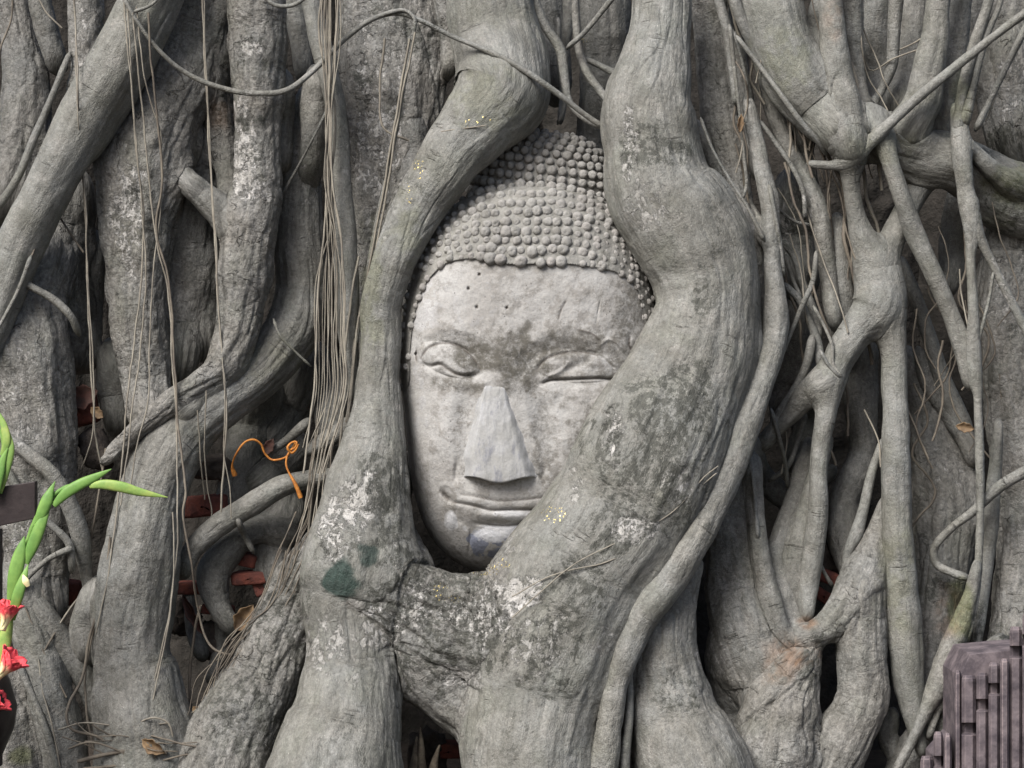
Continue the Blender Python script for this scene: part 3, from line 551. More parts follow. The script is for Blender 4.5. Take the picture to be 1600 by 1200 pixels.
def build_root(T, parent):
    A, ss, fl = T['A'], T['ss'], T['flat']; n = len(A); rm = A[:, 3].max()
    tang = np.gradient(A[:, :3], axis=0); tang /= np.linalg.norm(tang, axis=1)[:, None]
    F = np.array([0., 1, 0])                                     # toward viewer
    n1 = np.cross(tang, F); n1 /= np.linalg.norm(n1, axis=1)[:, None]+1e-9
    for i in range(1, n):
        if n1[i]@n1[i-1] < 0: n1[i] *= -1
    n2 = np.cross(n1, tang); n2 *= np.sign(n2[:, 1:2]+1e-9)
    # angles: fine in front (around +n2), coarse behind
    st = T['step']
    nf = max(5, int(math.pi*rm/st)); nb = max(3, nf//4)
    ang = np.concatenate([np.linspace(-.15*math.pi, 1.15*math.pi, nf, endpoint=False), np.linspace(1.15*math.pi, 1.85*math.pi, nb, endpoint=False)])
    m = len(ang); ca, sa = np.cos(ang), np.sin(ang)
    nor = ca[None, :, None]*n1[:, None]+sa[None, :, None]*n2[:, None]
    off = ca[None, :, None]*n1[:, None]+(fl*sa)[None, :, None]*n2[:, None]
    P = A[:, None, :3]+off*A[:, None, 3:4]
    # rounded ends
    P = P.reshape(-1, 3); nr = nor.reshape(-1, 3).copy(); R = np.repeat(A[:, 3], m)
    # fillet with neighbours of the same group
    k = T['k']; base = P.copy(); act = np.zeros(len(P), bool)
    nb_ = [U for U in RR if U is not T and U['group'] == T['group'] and np.all(U['lo']-k < T['hi']) and np.all(U['hi']+k > T['lo'])]
    if nb_ and T['group'] != 'Z' and rm > 4:
        for it in range(3):
            best = np.full(len(P), 1e9); G = np.zeros_like(P); kk = np.full(len(P), k)
            for U in nb_:
                ku = min(k, U['k']); lo = U['lo']-ku; hi = U['hi']+ku
                sel = np.where(np.all((P > lo) & (P < hi), axis=1) & ((P[:, 1] > A[:, 1].min()-20)))[0]
                if len(sel) == 0: continue
                d, g = sdf(P[sel], U); b = d < best[sel]; sb = sel[b]; best[sb] = d[b]; G[sb] = g[b]; kk[sb] = ku
            if it == 0: act = (best < kk) & (best > -.35*kk); fade = np.clip((best/kk+.35)/.35, 0, 1)
            if not act.any(): break
            a = ((P-base)*nr).sum(1)
            h = np.clip(kk-np.abs(a-best), 0, None)/kk; sm = np.minimum(a, best)-h*h*kk*.25
            wB = np.clip(.5+.5*(a-best)/kk, 0, 1); g = nr*(1-wB[:, None])+G*wB[:, None]
            g /= np.linalg.norm(g, axis=1)[:, None]+1e-6
            mv = np.clip(-sm, 0, kk*.5)*fade*act
            P = P+g*mv[:, None]*.8
    # bark coordinates and relief
    th = np.tile(ang, n); S = np.repeat(ss, m); sd_ = T['seed']
    BC = np.stack([S, R*np.cos(th), R*np.sin(th)], 1)
    o = np.array([sd_*17.3, sd_*7.1, sd_*3.3])
    rough = T['rough']; Rn = np.minimum(R, 60)
    if T['group'] != 'Z': wmx = rough
    d = fbm(BC/np.array([150, 45, 45])+o, 2)*Rn*(.055+.09*rough)
    d += fbm(BC/np.array([120, 11, 11])+o*1.3, 2)*np.minimum(R*.045, 1.3)
    if rm > 10:
        ring = noise(BC/np.array([9, 60, 60])+o*.7); patch = np.clip(noise(BC/70+o*2)*2+.1, 0, 1)
        d -= np.clip(ring-.15, 0, 1)*patch*1.2
        rg = 1-np.abs(noise(BC/np.array([34, 20, 20])+o*.9)); d += (fbm(BC/np.array([42, 13, 13])+o, 3)*2.2-np.clip(rg-.86, 0, 1)*18)*rough; d += np.abs(fbm(BC/np.array([150, 24, 24])+o*2.1, 2))*Rn*.10*rough
        gv = noise(BC/np.array([230, 26, 26])+o*2.7); gp = np.clip(noise(BC/np.array([120, 60, 60])+o*3.1)*3+.5, 0, 1); d -= np.exp(-(gv/.07)**2)*gp*5.0*min(1, .15+rough)*np.clip(R/40, .2, 1)
        kn = noise(BC/np.array([55, 40, 40])+o*1.9); d += np.clip(kn-.32, 0, 1)*Rn*.35*rough
    P = P+nr*d[:, None]
    # faces
    i = np.arange(n-1)[:, None]*m; j = np.arange(m)[None, :]; j2 = (j+1) % m
    Fq = np.stack([i+j, i+m+j, i+m+j2, i+j2], -1).reshape(-1, 4)
    # closing caps: two shrinking rings
    Vs = [P]; cur = len(P); mm_ = [BC]; 
    caps = []
    for e, idx0, sgn in ((0, 0, -1), (1, (n-1)*m, 1)):
        ring0 = P[idx0:idx0+m]; c = ring0.mean(0); tg = tang[0 if e == 0 else -1]*sgn; prev = np.arange(idx0, idx0+m); re = A[0 if e == 0 else -1, 3]
        for f, hgt in ((.86, .35), (.55, .62), (.15, .75)):
            V2 = c+(ring0-c)*f+tg*re*hgt; Vs.append(V2); mm_.append(BC[idx0:idx0+m]*f+np.array([sgn*re*hgt, 0, 0])); new = np.arange(cur, cur+m); cur += m
            nx = np.roll(prev, -1); nx2 = np.roll(new, -1)
            q4 = np.stack([prev, new, nx2, nx], 1) if sgn > 0 else np.stack([prev, nx, nx2, new], 1); caps.append(q4); prev = new
    P = np.vstack(Vs); BC = np.vstack(mm_); Fq = np.vstack([Fq]+caps)
    X = np.stack([P[:, 0], -P[:, 1], P[:, 2]], 1)/1000; X[:, 2] += CAMH
    tn = T['tone']
    a, b = masks(X, rough, tn)
    bc = BC/1000+np.array([sd_*.37, sd_*.11, sd_*.07])
    nm = T['name']
    ob = mesh_obj(nm, X, Fq, GAPSHADE_BARK if T['group'] == 'Z' else BARK, parent, {'bark': bc, 'maska': a, 'maskb': b})
    return ob

GAPSHADE_BARK = simple_mat('gap_shade_bark', (.020, .018, .015), (.042, .037, .032), 25, .95, .012)  # near-black backing trunks: shade of the deep gaps put into the bark colour
TREE = thing('strangler_fig_tree', 'old grey strangler fig with tangled roots wrapped round a carved stone head', 'tree')
for T in RR: build_root(T, TREE)

# ------------------------------------------------------------------ hanging aerial roots
rb = random.Random(3)
def tube(pts, sides=6, mat=None, name='aerial_root', parent=None, wob=1.0, step=7):
    D, ss = catmull(np.array(pts, float), step); k = (CAMD*1000-D[:, 3])/(CAMD*1000)
    A = np.stack([(D[:, 0]-800)*k, D[:, 3], (600-D[:, 1])*k], 1); n = len(A); sd_ = random.random()*900
    nz = lambda o, sc: noise(np.stack([ss/sc+sd_, np.full(n, o+sd_*.3), np.full(n, .5)], 1))
    A[:, 0] += (nz(1, 50)*1.8+nz(4, 14)*.5)*wob; A[:, 1] += nz(2, 60)*3*wob; A[:, 2] += nz(3, 50)*1.2*wob
    r = D[:, 2]*k*(1+nz(6, 12)*.22)
    tg = np.gradient(A, axis=0); tg /= np.linalg.norm(tg, axis=1)[:, None]+1e-9
    n1 = np.cross(tg, [0, 1, .01]); n1 /= np.linalg.norm(n1, axis=1)[:, None]+1e-9; n2 = np.cross(n1, tg)
    a = np.linspace(0, 2*math.pi, sides, endpoint=False)
    P = A[:, None]+(np.cos(a)[None, :, None]*n1[:, None]+np.sin(a)[None, :, None]*n2[:, None])*r[:, None, None]
    P = P.reshape(-1, 3); m = sides; i = np.arange(n-1)[:, None]*m; j = np.arange(m)[None, :]; j2 = (j+1) % m
    F = np.stack([i+j, i+m+j, i+m+j2, i+j2], -1).reshape(-1, 4)
    X = np.stack([P[:, 0], -P[:, 1], P[:, 2]], 1)/1000; X[:, 2] += CAMH
    return X, F
def aerial(pts, r=None, z=None, mat=M_AER, name='aerial_root', parent=TREE, wob=1.0):
    P = [(p[0], p[1], r if r else p[2], (z if z is not None else p[-1])) for p in pts]
    X, F = tube(P, 6, wob=wob); return mesh_obj(name, X, F, mat, parent)
def parse(s): return [tuple(map(float, p.split())) for p in s.split(',')]
for s_, r_ in (("193 -20 66,197 60 66,205 130 62,214 240 40,224 330 30,222 420 26,212 520 30,198 620 50,192 700 50,182 800 60,168 900 84,150 990 90", 1.7),
             ("198 -20 64,203 70 64,209 180 50,220 300 34,228 420 28,218 560 34,206 640 56,200 700 60,188 790 66", 1.5),
             ("207 20 68,222 170 46,234 290 36,246 380 34,262 450 30,268 540 34,275 650 52,277 760 70,277 850 86,262 970 98,246 1040 104,232 1090 112,206 1130 124", 1.7),
             ("211 10 66,226 120 58,238 170 44,251 210 40,253 270 36,250 340 34,240 420 34,234 520 34,232 620 50,216 690 54,204 760 60", 1.4),
             ("115 -20 20,118 60 16,122 130 66,126 230 30,134 330 10,136 450 0,142 570 0,148 650 -10,152 700 -20,160 735 -30", 1.8),
             ("117 80 20,122 180 66,128 260 20,134 380 4,140 480 0,147 600 0,146 670 -10,136 710 -20,126 735 -30", 1.3),
             ("316 -20 4,320 90 4,326 200 4,331 300 4,336 380 10,341 470 16,348 560 20,354 640 36,350 720 20,345 800 12", 1.9),
             ("318 -20 6,323 120 6,330 260 6,338 400 14,344 520 20,352 620 36,350 700 26,358 760 14,362 810 14", 1.2),
             ("232 20 66,236 90 60,247 200 44,254 280 38,244 360 36,262 430 34,272 560 40,280 680 60,290 770 80,285 800 86,300 880 80,312 960 40,330 1010 40,356 1022 50,372 1020 60", 2.2),
             ("308 640 40,314 720 20,318 760 0,320 780 -10", 1.3), ("322 610 40,320 690 24,324 760 0,330 800 -10,325 830 -14", 1.2),
             ("180 830 60,160 920 60,152 960 60,140 1010 60,134 1050 70,136 1110 80,148 1180 90,150 1230 90", 2.2),
             ("173 840 70,158 940 70,140 1000 70,128 1060 80,108 1100 90,104 1120 96,112 1140 100,150 1150 110,190 1175 120,240 1200 130", 2.8),
             ("165 700 10,150 800 10,140 860 4,137 920 4,110 950 20,80 1000 50,60 1030 60", 2.0),
             ("270 800 90,272 900 96,262 980 104,244 1060 114,236 1100 120,205 1140 130,180 1160 130", 1.5),
             ("60 1030 62,66 1080 70,84 1140 80,94 1200 86", 1.6), ("40 950 50,70 1020 56,90 1060 62,104 1090 66", 2.0),
             ("135 920 10,110 950 24,90 980 40", 1.6), ("20 0 -40,16 30 -40,0 80 -30,-10 110 -30", 2.0),
             ("62 0 -60,74 20 -60,98 44 -60", 1.6), ("84 326 -20,100 350 -20,130 395 -10", 2), ("82 324 -20,68 360 20,50 402 50", 2),
             ("312 946 20,300 1010 0,296 1080 0,300 1120 20", 2.6), ("290 1120 60,350 1080 70,330 1100 70", 1.2),
             ("90 1140 110,130 1130 116,200 1135 122,262 1130 126", 1.6), ("120 1190 130,160 1180 134,210 1172 136,262 1176 136", 4.0),
             ("130 1200 130,180 1196 134,230 1186 136", 3.0), ("208 1150 130,196 1180 134,180 1215 136", 3.6),
             ("196 1140 130,240 1122 136,264 1130 130,270 1150 126", 1.8), ("1120 740 130,1060 790 150,1000 850 170,940 880 180,870 896 186,800 932 180", 1.2),
             ("1122 728 130,1100 745 140,1050 800 158,1000 830 170,900 880 186,850 920 190,800 965 184", 1.1),
             ("690 206 30,760 196 40", 1.4)):
    aerial(parse(s_), r=r_*.85, mat=M_AER2 if r_ >= 2 else M_AER)
for i in range(5):
    x0 = rb.uniform(95, 150); y0 = rb.uniform(1135, 1195); pts = [(x0+d_*rb.uniform(.8, 1.2), y0+rb.uniform(-12, 14)+d_*.12, 128+rb.uniform(-6, 16)) for d_ in (0, 35, 75, 120, 175)]
    aerial(pts, r=rb.choice((.9, 1.2, 1.6)), mat=M_AER2, name='rootlet', wob=2.5)
# the bunch that hangs left of the head and fans out at the bottom
for i in range(14):
    u = (i+.5)/14; x0 = 500+30*rb.random(); xm = 507+14*rb.random(); zf = 4+rb.random()*26
    x4 = 500+u*50+rb.uniform(-4, 4); x6 = 488+u*58; x8 = 474+u*40+rb.uniform(-6, 6); x9 = 452+u*44+rb.uniform(-8, 8)
    pts = [(x0, -20, zf), (x0+rb.uniform(-3, 3), 60, zf), (xm+rb.uniform(-5, 8), 180, zf), (xm, 285, zf), (xm+(x4-515)*.4, 360, zf), (x4-8, 440, zf), (x4*.6+x6*.4-6, 540, zf+4), (x6, 610, zf+6), (x8, 740, zf+24), (x9, 850+rb.uniform(-20, 40), zf+34)]
    if i % 3 == 0: pts = pts[:9]
    if i % 5 == 1: pts = pts[:8]+[(x8-10, 700, zf+10)]
    aerial(pts, r=rb.choice((.7, .8, .9, 1.1, 1.6)))
# fine matted rootlets between the bunch and the diagonal root
for i in range(20):
    u = rb.random(); x0 = 470+u*55+rb.uniform(-5, 5); y0 = 700+rb.uniform(-20, 80); z0 = 36+rb.random()*14
    x1 = 440+u*50+rb.uniform(-8, 8); x2 = 400+u*34+rb.uniform(-12, 12); x3 = 352+u*40+rb.uniform(-16, 10); x4 = 312+u*44+rb.uniform(-22, 16)
    pts = [(x0, y0, z0), ((x0+x1)/2+8, 800, z0+8), (x1, 860, z0+14), (x2+14, 940, z0+16), (x3+10, 1000, z0+22), (x4+14, 1060, z0+30), (x4, 1120+rb.uniform(-30, 30), z0+40)]
    a = rb.choice((0, 0, 1, 2)); b_ = rb.choice((7, 7, 6, 5)); aerial(pts[a:b_], r=rb.uniform(.6, 1.1), wob=2, mat=M_AER2)
for s_ in ("640 60 10,628 130 4,614 210 0,600 290 -8,586 370 -14,570 450 -14,556 520 -6,548 600 10,540 660 24", "648 50 12,640 100 8,628 150 4,618 210 0,604 300 -6,590 380 -10,574 440 -10,560 500 0,552 570 10,546 640 20,530 740 40",
           "602 60 -6,594 140 -20,600 200 -20,640 220 -30", "560 400 0,548 470 6,540 540 10,536 640 20,528 720 30,520 780 40"):
    aerial(parse(s_), r=1.8)
for s_ in ("1575 90 -20,1556 150 -20,1540 190 -20", "1480 20 -50,1440 60 -60,1400 80 -80", "1445 75 -50,1400 90 -60,1360 110 -90,1345 60 -90", "1350 640 -40,1372 690 -30,1376 730 -20",
           "1260 330 -40,1290 420 -30,1310 470 0,1325 520 4", "1500 420 -30,1502 460 -30,1516 520 -10", "1215 640 -60,1230 690 -60,1222 740 -60", "1195 50 -10,1190 90 -10,1182 130 -20", "1165 190 -16,1158 240 -16,1150 270 -20"):
    aerial(parse(s_), r=1.3)

# thin rootlets in the tangle right of the big root and in the upper recess
for i in range(34):
    x0 = rb.uniform(1130, 1330); y0 = rb.choice((-20, rb.uniform(40, 420))); L = rb.uniform(160, 380); sl_ = rb.uniform(-.05, .42); z0 = rb.uniform(-70, -14)
    pts = [(x0+sl_*L*t+rb.uniform(-9, 9), y0+L*t, z0+rb.uniform(-12, 12)) for t in (0, .2, .4, .6, .8, 1)]
    aerial(pts, r=rb.choice((.9, 1.2, 1.5, 2.2, 3.0)), mat=M_AER2 if i % 3 else M_AER, name='rootlet', wob=2.2)
for i in range(12):
    x0 = rb.uniform(1420, 1560); y0 = rb.uniform(300, 640); L = rb.uniform(120, 260); z0 = rb.uniform(-110, -40)
    pts = [(x0+rb.uniform(-.1, .3)*L*t+rb.uniform(-8, 8), y0+L*t, z0) for t in (0, .25, .5, .75, 1)]
    aerial(pts, r=rb.choice((.8, 1.1, 1.5, 2.0)), mat=M_AER2, name='rootlet', wob=2.5)
# ------------------------------------------------------------------ the stone head
OUT = np.array([(628, 600), (627, 520), (634, 450), (654, 388), (690, 335), (740, 300), (800, 284), (860, 283), (930, 302), (975, 340), (1010, 400), (1030, 470), (1036, 560), (1024, 650), (985, 740), (935, 820), (870, 878), (800, 900), (740, 892), (700, 872), (668, 832), (650, 780), (638, 700), (634, 650)], float)
HC = np.array([828., 595.])
_a = np.arctan2(OUT[:, 1]-HC[1], OUT[:, 0]-HC[0]); _r = np.hypot(*(OUT-HC).T); _o = np.argsort(_a); _a = _a[_o]; _r = _r[_o]
_aa = np.concatenate([_a-2*math.pi, _a, _a+2*math.pi]); _rr = np.tile(_r, 3)
_fine = np.linspace(-math.pi, math.pi, 1441); _fr = np.interp(_fine, _aa, _rr)
ker = np.hanning(61); ker /= ker.sum(); _fr = np.convolve(np.concatenate([_fr[-61:-1], _fr, _fr[1:61]]), ker, 'same')[60:-60]
def Rout(th): return np.interp(th, _fine, _fr)
ZB, HD = -74., 144.
def dome(x, y):
    dx, dy = x-HC[0], y-HC[1]; t = np.hypot(dx, dy)/Rout(np.arctan2(dy, dx)); tc = np.clip(t, 0, 1)
    return ZB+HD*(1-tc**4.2)**.52, t
def seg_dist(x, y, poly):
    best = np.full(x.shape, 1e9)
    for (ax, ay), (bx, by) in zip(poly[:-1], poly[1:]):
        dx, dy = bx-ax, by-ay; t = np.clip(((x-ax)*dx+(y-ay)*dy)/(dx*dx+dy*dy), 0, 1)
        best = np.minimum(best, np.hypot(x-ax-t*dx, y-ay-t*dy))
    return best
def smoothpoly(poly, step=3):
    D, _ = catmull(np.array([(a, b, 0, 0) for a, b in poly], float), step); return [tuple(p) for p in D[:, :2]]
def stroke(x, y, poly, a, w_):
    lo = np.min(poly, axis=0)-4*w_; hi = np.max(poly, axis=0)+4*w_; out = np.zeros(x.shape); m = (x > lo[0]) & (x < hi[0]) & (y > lo[1]) & (y < hi[1])
    if m.any():
        sp = smoothpoly(poly, 5); xm, ym = x[m], y[m]; d = seg_dist(xm, ym, sp)
        e0 = np.hypot(xm-poly[0][0], ym-poly[0][1]); e1 = np.hypot(xm-poly[-1][0], ym-poly[-1][1])
        out[m] = a*np.exp(-(d/w_)**2)*np.clip(np.minimum(e0, e1)/(3*w_)+.25, 0, 1)
    return out
def blob(x, y, cx, cy, rx, ry, rot, a, p=2.0, q=1.5):
    c, s = math.cos(math.radians(rot)), math.sin(math.radians(rot)); u = ((x-cx)*c+(y-cy)*s)/rx; v = (-(x-cx)*s+(y-cy)*c)/ry
    return a*np.clip(1-np.hypot(u, v)**p, 0, 1)**q
def face_features(x, y):
    z = np.zeros(x.shape)
    z += blob(x, y, 715, 560, 66, 44, 14, -9, 2, 1.2)+blob(x, y, 892, 572, 88, 46, 8, -10, 2, 1.2)           # sockets
    z += blob(x, y, 780, 560, 40, 80, 4, 5)                                                                   # root of the nose
    z += stroke(x, y, [(650, 545), (668, 520), (700, 508), (735, 514), (762, 540)], 1.4, 10)
    z += stroke(x, y, [(812, 545), (845, 522), (890, 514), (930, 524), (960, 545), (985, 572)], 1.7, 10)
    # left lid
    z += blob(x, y, 702, 562, 51, 25, 20, 10, 3.2, .8)
    z += stroke(x, y, [(657, 560), (668, 545), (692, 536), (716, 541), (735, 555), (750, 575)], -3.4, 2.6)
    z += stroke(x, y, [(660, 570), (675, 572), (688, 569), (700, 577), (714, 585), (730, 587), (748, 584)], -6, 3.2)
    z += stroke(x, y, [(658, 578), (680, 584), (700, 594), (730, 600), (752, 596)], 1.6, 7)
    # right lid
    z += blob(x, y, 900, 572, 70, 26, 4, 8, 3.0, .9)
    z += stroke(x, y, [(838, 578), (852, 562), (875, 553), (905, 550), (935, 555), (962, 578)], -3.4, 2.6)
    z += stroke(x, y, [(845, 600), (862, 594), (885, 593), (910, 592), (940, 591), (962, 593)], -5.5, 2.4)
    z += stroke(x, y, [(848, 608), (880, 610), (920, 609), (955, 604)], 1.0, 8)
    z += stroke(x, y, [(878, 582), (895, 574), (912, 566), (925, 556)], -3.5, 6); z += stroke(x, y, [(850, 590), (872, 582), (888, 568)], 2.2, 3)
    z += stroke(x, y, [(898, 514), (925, 521), (938, 532)], 1.5, 2); z += stroke(x, y, [(938, 540), (950, 530), (963, 536), (975, 548)], 2.4, 2.4)
    z += stroke(x, y, [(984, 524), (983, 540), (990, 550)], -3, 3)
    # beside the nose, cheeks, muzzle
    z += blob(x, y, 730, 650, 28, 80, 5, -6)+blob(x, y, 850, 660, 24, 85, -14, -7)
    z += blob(x, y, 682, 680, 48, 90, 0, 7)+blob(x, y, 905, 690, 60, 80, 0, 8)
    z += blob(x, y, 775, 785, 92, 44, 4, 8, 2.4, 1.2)
    z += stroke(x, y, [(846, 720), (850, 735), (848, 752)], -5, 5); z += stroke(x, y, [(715, 720), (712, 742), (714, 755)], -4, 4)
    # lips
    z += stroke(x, y, [(718, 772), (745, 776), (775, 782), (815, 781), (858, 776)], -1.8, 2.2)
    z += stroke(x, y, [(710, 779), (745, 784), (780, 789), (820, 789), (862, 784)], 1.5, 6)
    z += stroke(x, y, [(706, 784), (725, 787), (748, 792), (768, 797), (800, 796), (835, 796), (872, 790)], -4.0, 2.2)
    z += blob(x, y, 786, 807, 46, 10, 2, 4.2, 2, 1)+stroke(x, y, [(722, 796), (750, 803), (785, 808), (820, 806), (850, 802)], 1.4, 7)
    z += stroke(x, y, [(740, 817), (760, 820), (790, 822), (820, 818), (845, 812), (868, 806)], -3.4, 2.6)+stroke(x, y, [(708, 792), (714, 808), (730, 818)], -1.4, 4)
    z += stroke(x, y, [(690, 768), (696, 776), (706, 784)], -7, 3.4); z += stroke(x, y, [(684, 762), (692, 757), (702, 759)], 1.2, 3)
    z += blob(x, y, 700, 775, 18, 18, 0, -4)
    z += blob(x, y, 785, 850, 52, 30, 0, 8, 2.4, 1)                                                             # chin
    z += stroke(x, y, [(735, 828), (734, 845), (732, 868)], -1.8, 1.6); z += blob(x, y, 706, 812, 9, 16, 0, 3)
    for hx, hy in ((749, 429), (732, 451), (745, 480), (792, 481), (650, 553), (966, 612)): z += blob(x, y, hx, hy, 3.2, 3.2, 0, -5, 2, 1)
    z += stroke(x, y, [(886, 468), (878, 482), (872, 500)], -1.6, 1.3); z += stroke(x, y, [(938, 470), (934, 490), (931, 508)], -1.6, 1.3)
    z += stroke(x, y, [(946, 620), (950, 608), (960, 606), (966, 614)], -3, 2.4)
    z += stroke(x, y, [(651, 545), (650, 556), (651, 566)], -5, 2)
    return z
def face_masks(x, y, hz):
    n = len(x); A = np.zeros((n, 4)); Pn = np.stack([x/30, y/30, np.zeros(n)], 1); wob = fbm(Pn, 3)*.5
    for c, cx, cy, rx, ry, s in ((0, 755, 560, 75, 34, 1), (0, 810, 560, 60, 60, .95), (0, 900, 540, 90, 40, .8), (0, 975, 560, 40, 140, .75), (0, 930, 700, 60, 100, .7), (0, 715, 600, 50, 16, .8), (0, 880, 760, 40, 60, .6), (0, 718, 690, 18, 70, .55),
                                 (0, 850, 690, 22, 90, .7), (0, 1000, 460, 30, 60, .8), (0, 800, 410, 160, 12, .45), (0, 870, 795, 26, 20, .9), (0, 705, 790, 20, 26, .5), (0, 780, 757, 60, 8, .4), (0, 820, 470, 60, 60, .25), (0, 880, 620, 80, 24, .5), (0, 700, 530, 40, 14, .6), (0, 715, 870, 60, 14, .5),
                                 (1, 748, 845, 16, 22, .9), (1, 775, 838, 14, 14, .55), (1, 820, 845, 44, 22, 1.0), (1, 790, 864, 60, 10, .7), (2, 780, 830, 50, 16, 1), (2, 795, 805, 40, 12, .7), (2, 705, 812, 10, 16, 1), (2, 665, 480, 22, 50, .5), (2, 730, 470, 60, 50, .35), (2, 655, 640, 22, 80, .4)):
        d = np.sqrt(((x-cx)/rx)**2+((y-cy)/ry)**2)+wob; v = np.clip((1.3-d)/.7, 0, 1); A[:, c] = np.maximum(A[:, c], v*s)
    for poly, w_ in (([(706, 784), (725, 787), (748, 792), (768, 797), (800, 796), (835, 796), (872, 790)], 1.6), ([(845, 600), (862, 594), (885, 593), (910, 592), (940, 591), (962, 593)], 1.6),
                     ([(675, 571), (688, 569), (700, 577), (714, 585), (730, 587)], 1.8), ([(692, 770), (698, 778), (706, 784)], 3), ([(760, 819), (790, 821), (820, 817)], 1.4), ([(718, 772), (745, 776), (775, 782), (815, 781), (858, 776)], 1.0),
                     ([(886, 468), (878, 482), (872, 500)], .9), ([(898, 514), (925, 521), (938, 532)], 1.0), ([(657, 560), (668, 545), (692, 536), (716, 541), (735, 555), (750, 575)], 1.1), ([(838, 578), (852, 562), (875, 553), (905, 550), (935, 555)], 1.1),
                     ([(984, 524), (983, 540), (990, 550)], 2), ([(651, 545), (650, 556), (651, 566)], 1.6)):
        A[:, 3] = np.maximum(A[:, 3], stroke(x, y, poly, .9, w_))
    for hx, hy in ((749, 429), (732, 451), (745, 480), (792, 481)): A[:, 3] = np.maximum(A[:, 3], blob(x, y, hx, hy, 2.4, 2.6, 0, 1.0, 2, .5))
    return np.clip(A, 0, 1)
HAIRLINE = smoothpoly([(618, 625), (636, 604), (640, 545), (646, 497), (658, 455), (675, 428), (700, 408), (750, 402), (800, 411), (860, 409), (920, 414), (965, 424), (992, 444), (1004, 475), (1010, 510), (1046, 520)], 4)
def in_hair(x, y):
    poly = HAIRLINE+[(1200, 520), (1200, 100), (500, 100), (500, 625)]; inside = np.zeros(x.shape, bool); n = len(poly)
    for i in range(n):
        (x1, y1), (x2, y2) = poly[i], poly[(i+1) % n]
        if y1 == y2: continue
        c = ((y1 > y) != (y2 > y)) & (x < (x2-x1)*(y-y1)/(y2-y1)+x1); inside ^= c
    return inside

HEAD = thing('stone_buddha_head', 'weathered grey stone head with closed eyes and beaded hair held in tree roots', 'statue')
HEAD.location = tuple(W(828, 760, -60))
def head_part(name, X, F, mat, attrs=None):
    o = mesh_obj(name, X-np.array(HEAD.location), F, mat, None, attrs); o.parent = HEAD; return o
NG = 440
g = np.linspace(-1.1, 1.1, NG); ga, gb = np.meshgrid(g, g)
tt = np.maximum(np.abs(ga), np.abs(gb))+1e-9
hor = np.abs(ga) >= np.abs(gb)
phi = np.where(hor, (math.pi/4)*gb/(np.where(hor, ga, 1)), math.pi/2-(math.pi/4)*ga/(np.where(hor, 1, gb)))
phi = np.where(hor & (ga < 0), phi+math.pi, phi); phi = np.where(~hor & (gb < 0), phi+math.pi, phi)
phi = (phi+math.pi) % (2*math.pi)-math.pi
te = np.where(tt < 1, np.sin(np.clip(tt, 0, 1)*math.pi/2)*.55+tt*.45, 1.0)
Rr = Rout(phi)*te; hx = (HC[0]+Rr*np.cos(phi)).ravel(); hy = (HC[1]+Rr*np.sin(phi)).ravel()
dz, _t = dome(hx, hy); back = np.clip(tt.ravel()-1, 0, 1)*1400
ii = np.arange(NG-1); quad = np.stack([(ii[:, None]*NG+ii[None]), (ii[:, None]*NG+ii[None]+1), ((ii[:, None]+1)*NG+ii[None]+1), ((ii[:, None]+1)*NG+ii[None])], -1).reshape(-1, 4)
edge = np.clip((1-_t)*8, 0, 1)
fz = dz+face_features(hx, hy)*edge - back + fbm(np.stack([hx/26, hy/26, hx*0+3], 1), 4)*1.3*edge
inh = in_hair(hx, hy)
# a thin shelf so the face starts behind the hair
sel = ~inh[quad].all(1)
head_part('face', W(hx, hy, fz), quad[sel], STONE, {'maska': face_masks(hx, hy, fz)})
# hair cap + curls
capz = dz+5+fbm(np.stack([hx/12, hy/12, hx*0+9], 1), 3)*1.6-back
sel = inh[quad].any(1); used = np.unique(quad[sel]); mp = -np.ones(len(hx), int); mp[used] = np.arange(len(used))
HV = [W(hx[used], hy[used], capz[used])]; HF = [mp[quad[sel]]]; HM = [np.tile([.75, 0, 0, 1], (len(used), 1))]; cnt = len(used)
# template ball
def ball(nu=12, nv=9):
    V = []; F = []
    for i in range(nv):
        p = (i+.001)/(nv-1)*math.pi
        for j in range(nu): V.append((math.sin(p)*math.cos(2*math.pi*j/nu), math.cos(p), math.sin(p)*math.sin(2*math.pi*j/nu)))
    for i in range(nv-1):
        for j in range(nu): F.append((i*nu+j, i*nu+(j+1) % nu, (i+1)*nu+(j+1) % nu, (i+1)*nu+j))
    return np.array(V), np.array(F)
BV, BF = ball()
def add_curls(Cx, Cy, Cz, rad, worn, lists):
    HV, HF, HM, cnt = lists
    for x, y, z, r, wn in zip(Cx, Cy, Cz, rad, worn):
        sc = np.array([rng.uniform(.88, 1.1), rng.uniform(.75, 1.0)*(1-.35*max(0, wn-.6)), rng.uniform(.88, 1.08)])
        V = BV*r*sc; V = V+fbm(V/7+rng.uniform(0, 99, 3), 2)[:, None]*BV*r*.16
        # snail-shell dimple near the centre of each curl
        fr = -V[:, 1]; rr2 = np.hypot(V[:, 0], V[:, 2])/r; V[:, 1] += np.where(V[:, 1] < 0, np.exp(-((rr2-.0)/.28)**2)*r*.22, 0)
        c = W(x, y, z); HV.append(c+V/1000); HF.append(BF+cnt); cnt += len(V)
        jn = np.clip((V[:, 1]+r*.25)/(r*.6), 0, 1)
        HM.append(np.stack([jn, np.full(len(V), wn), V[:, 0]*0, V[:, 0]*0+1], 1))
    return cnt
Hc = np.array([(634, 605), (636, 575), (638, 548), (641, 520), (646, 493), (653, 466), (663, 443), (676, 424), (693, 409), (714, 402), (740, 400), (770, 404), (800, 410), (832, 410), (862, 408), (895, 410), (925, 414), (955, 421), (980, 432), (996, 452), (1004, 480), (1010, 510)], float)
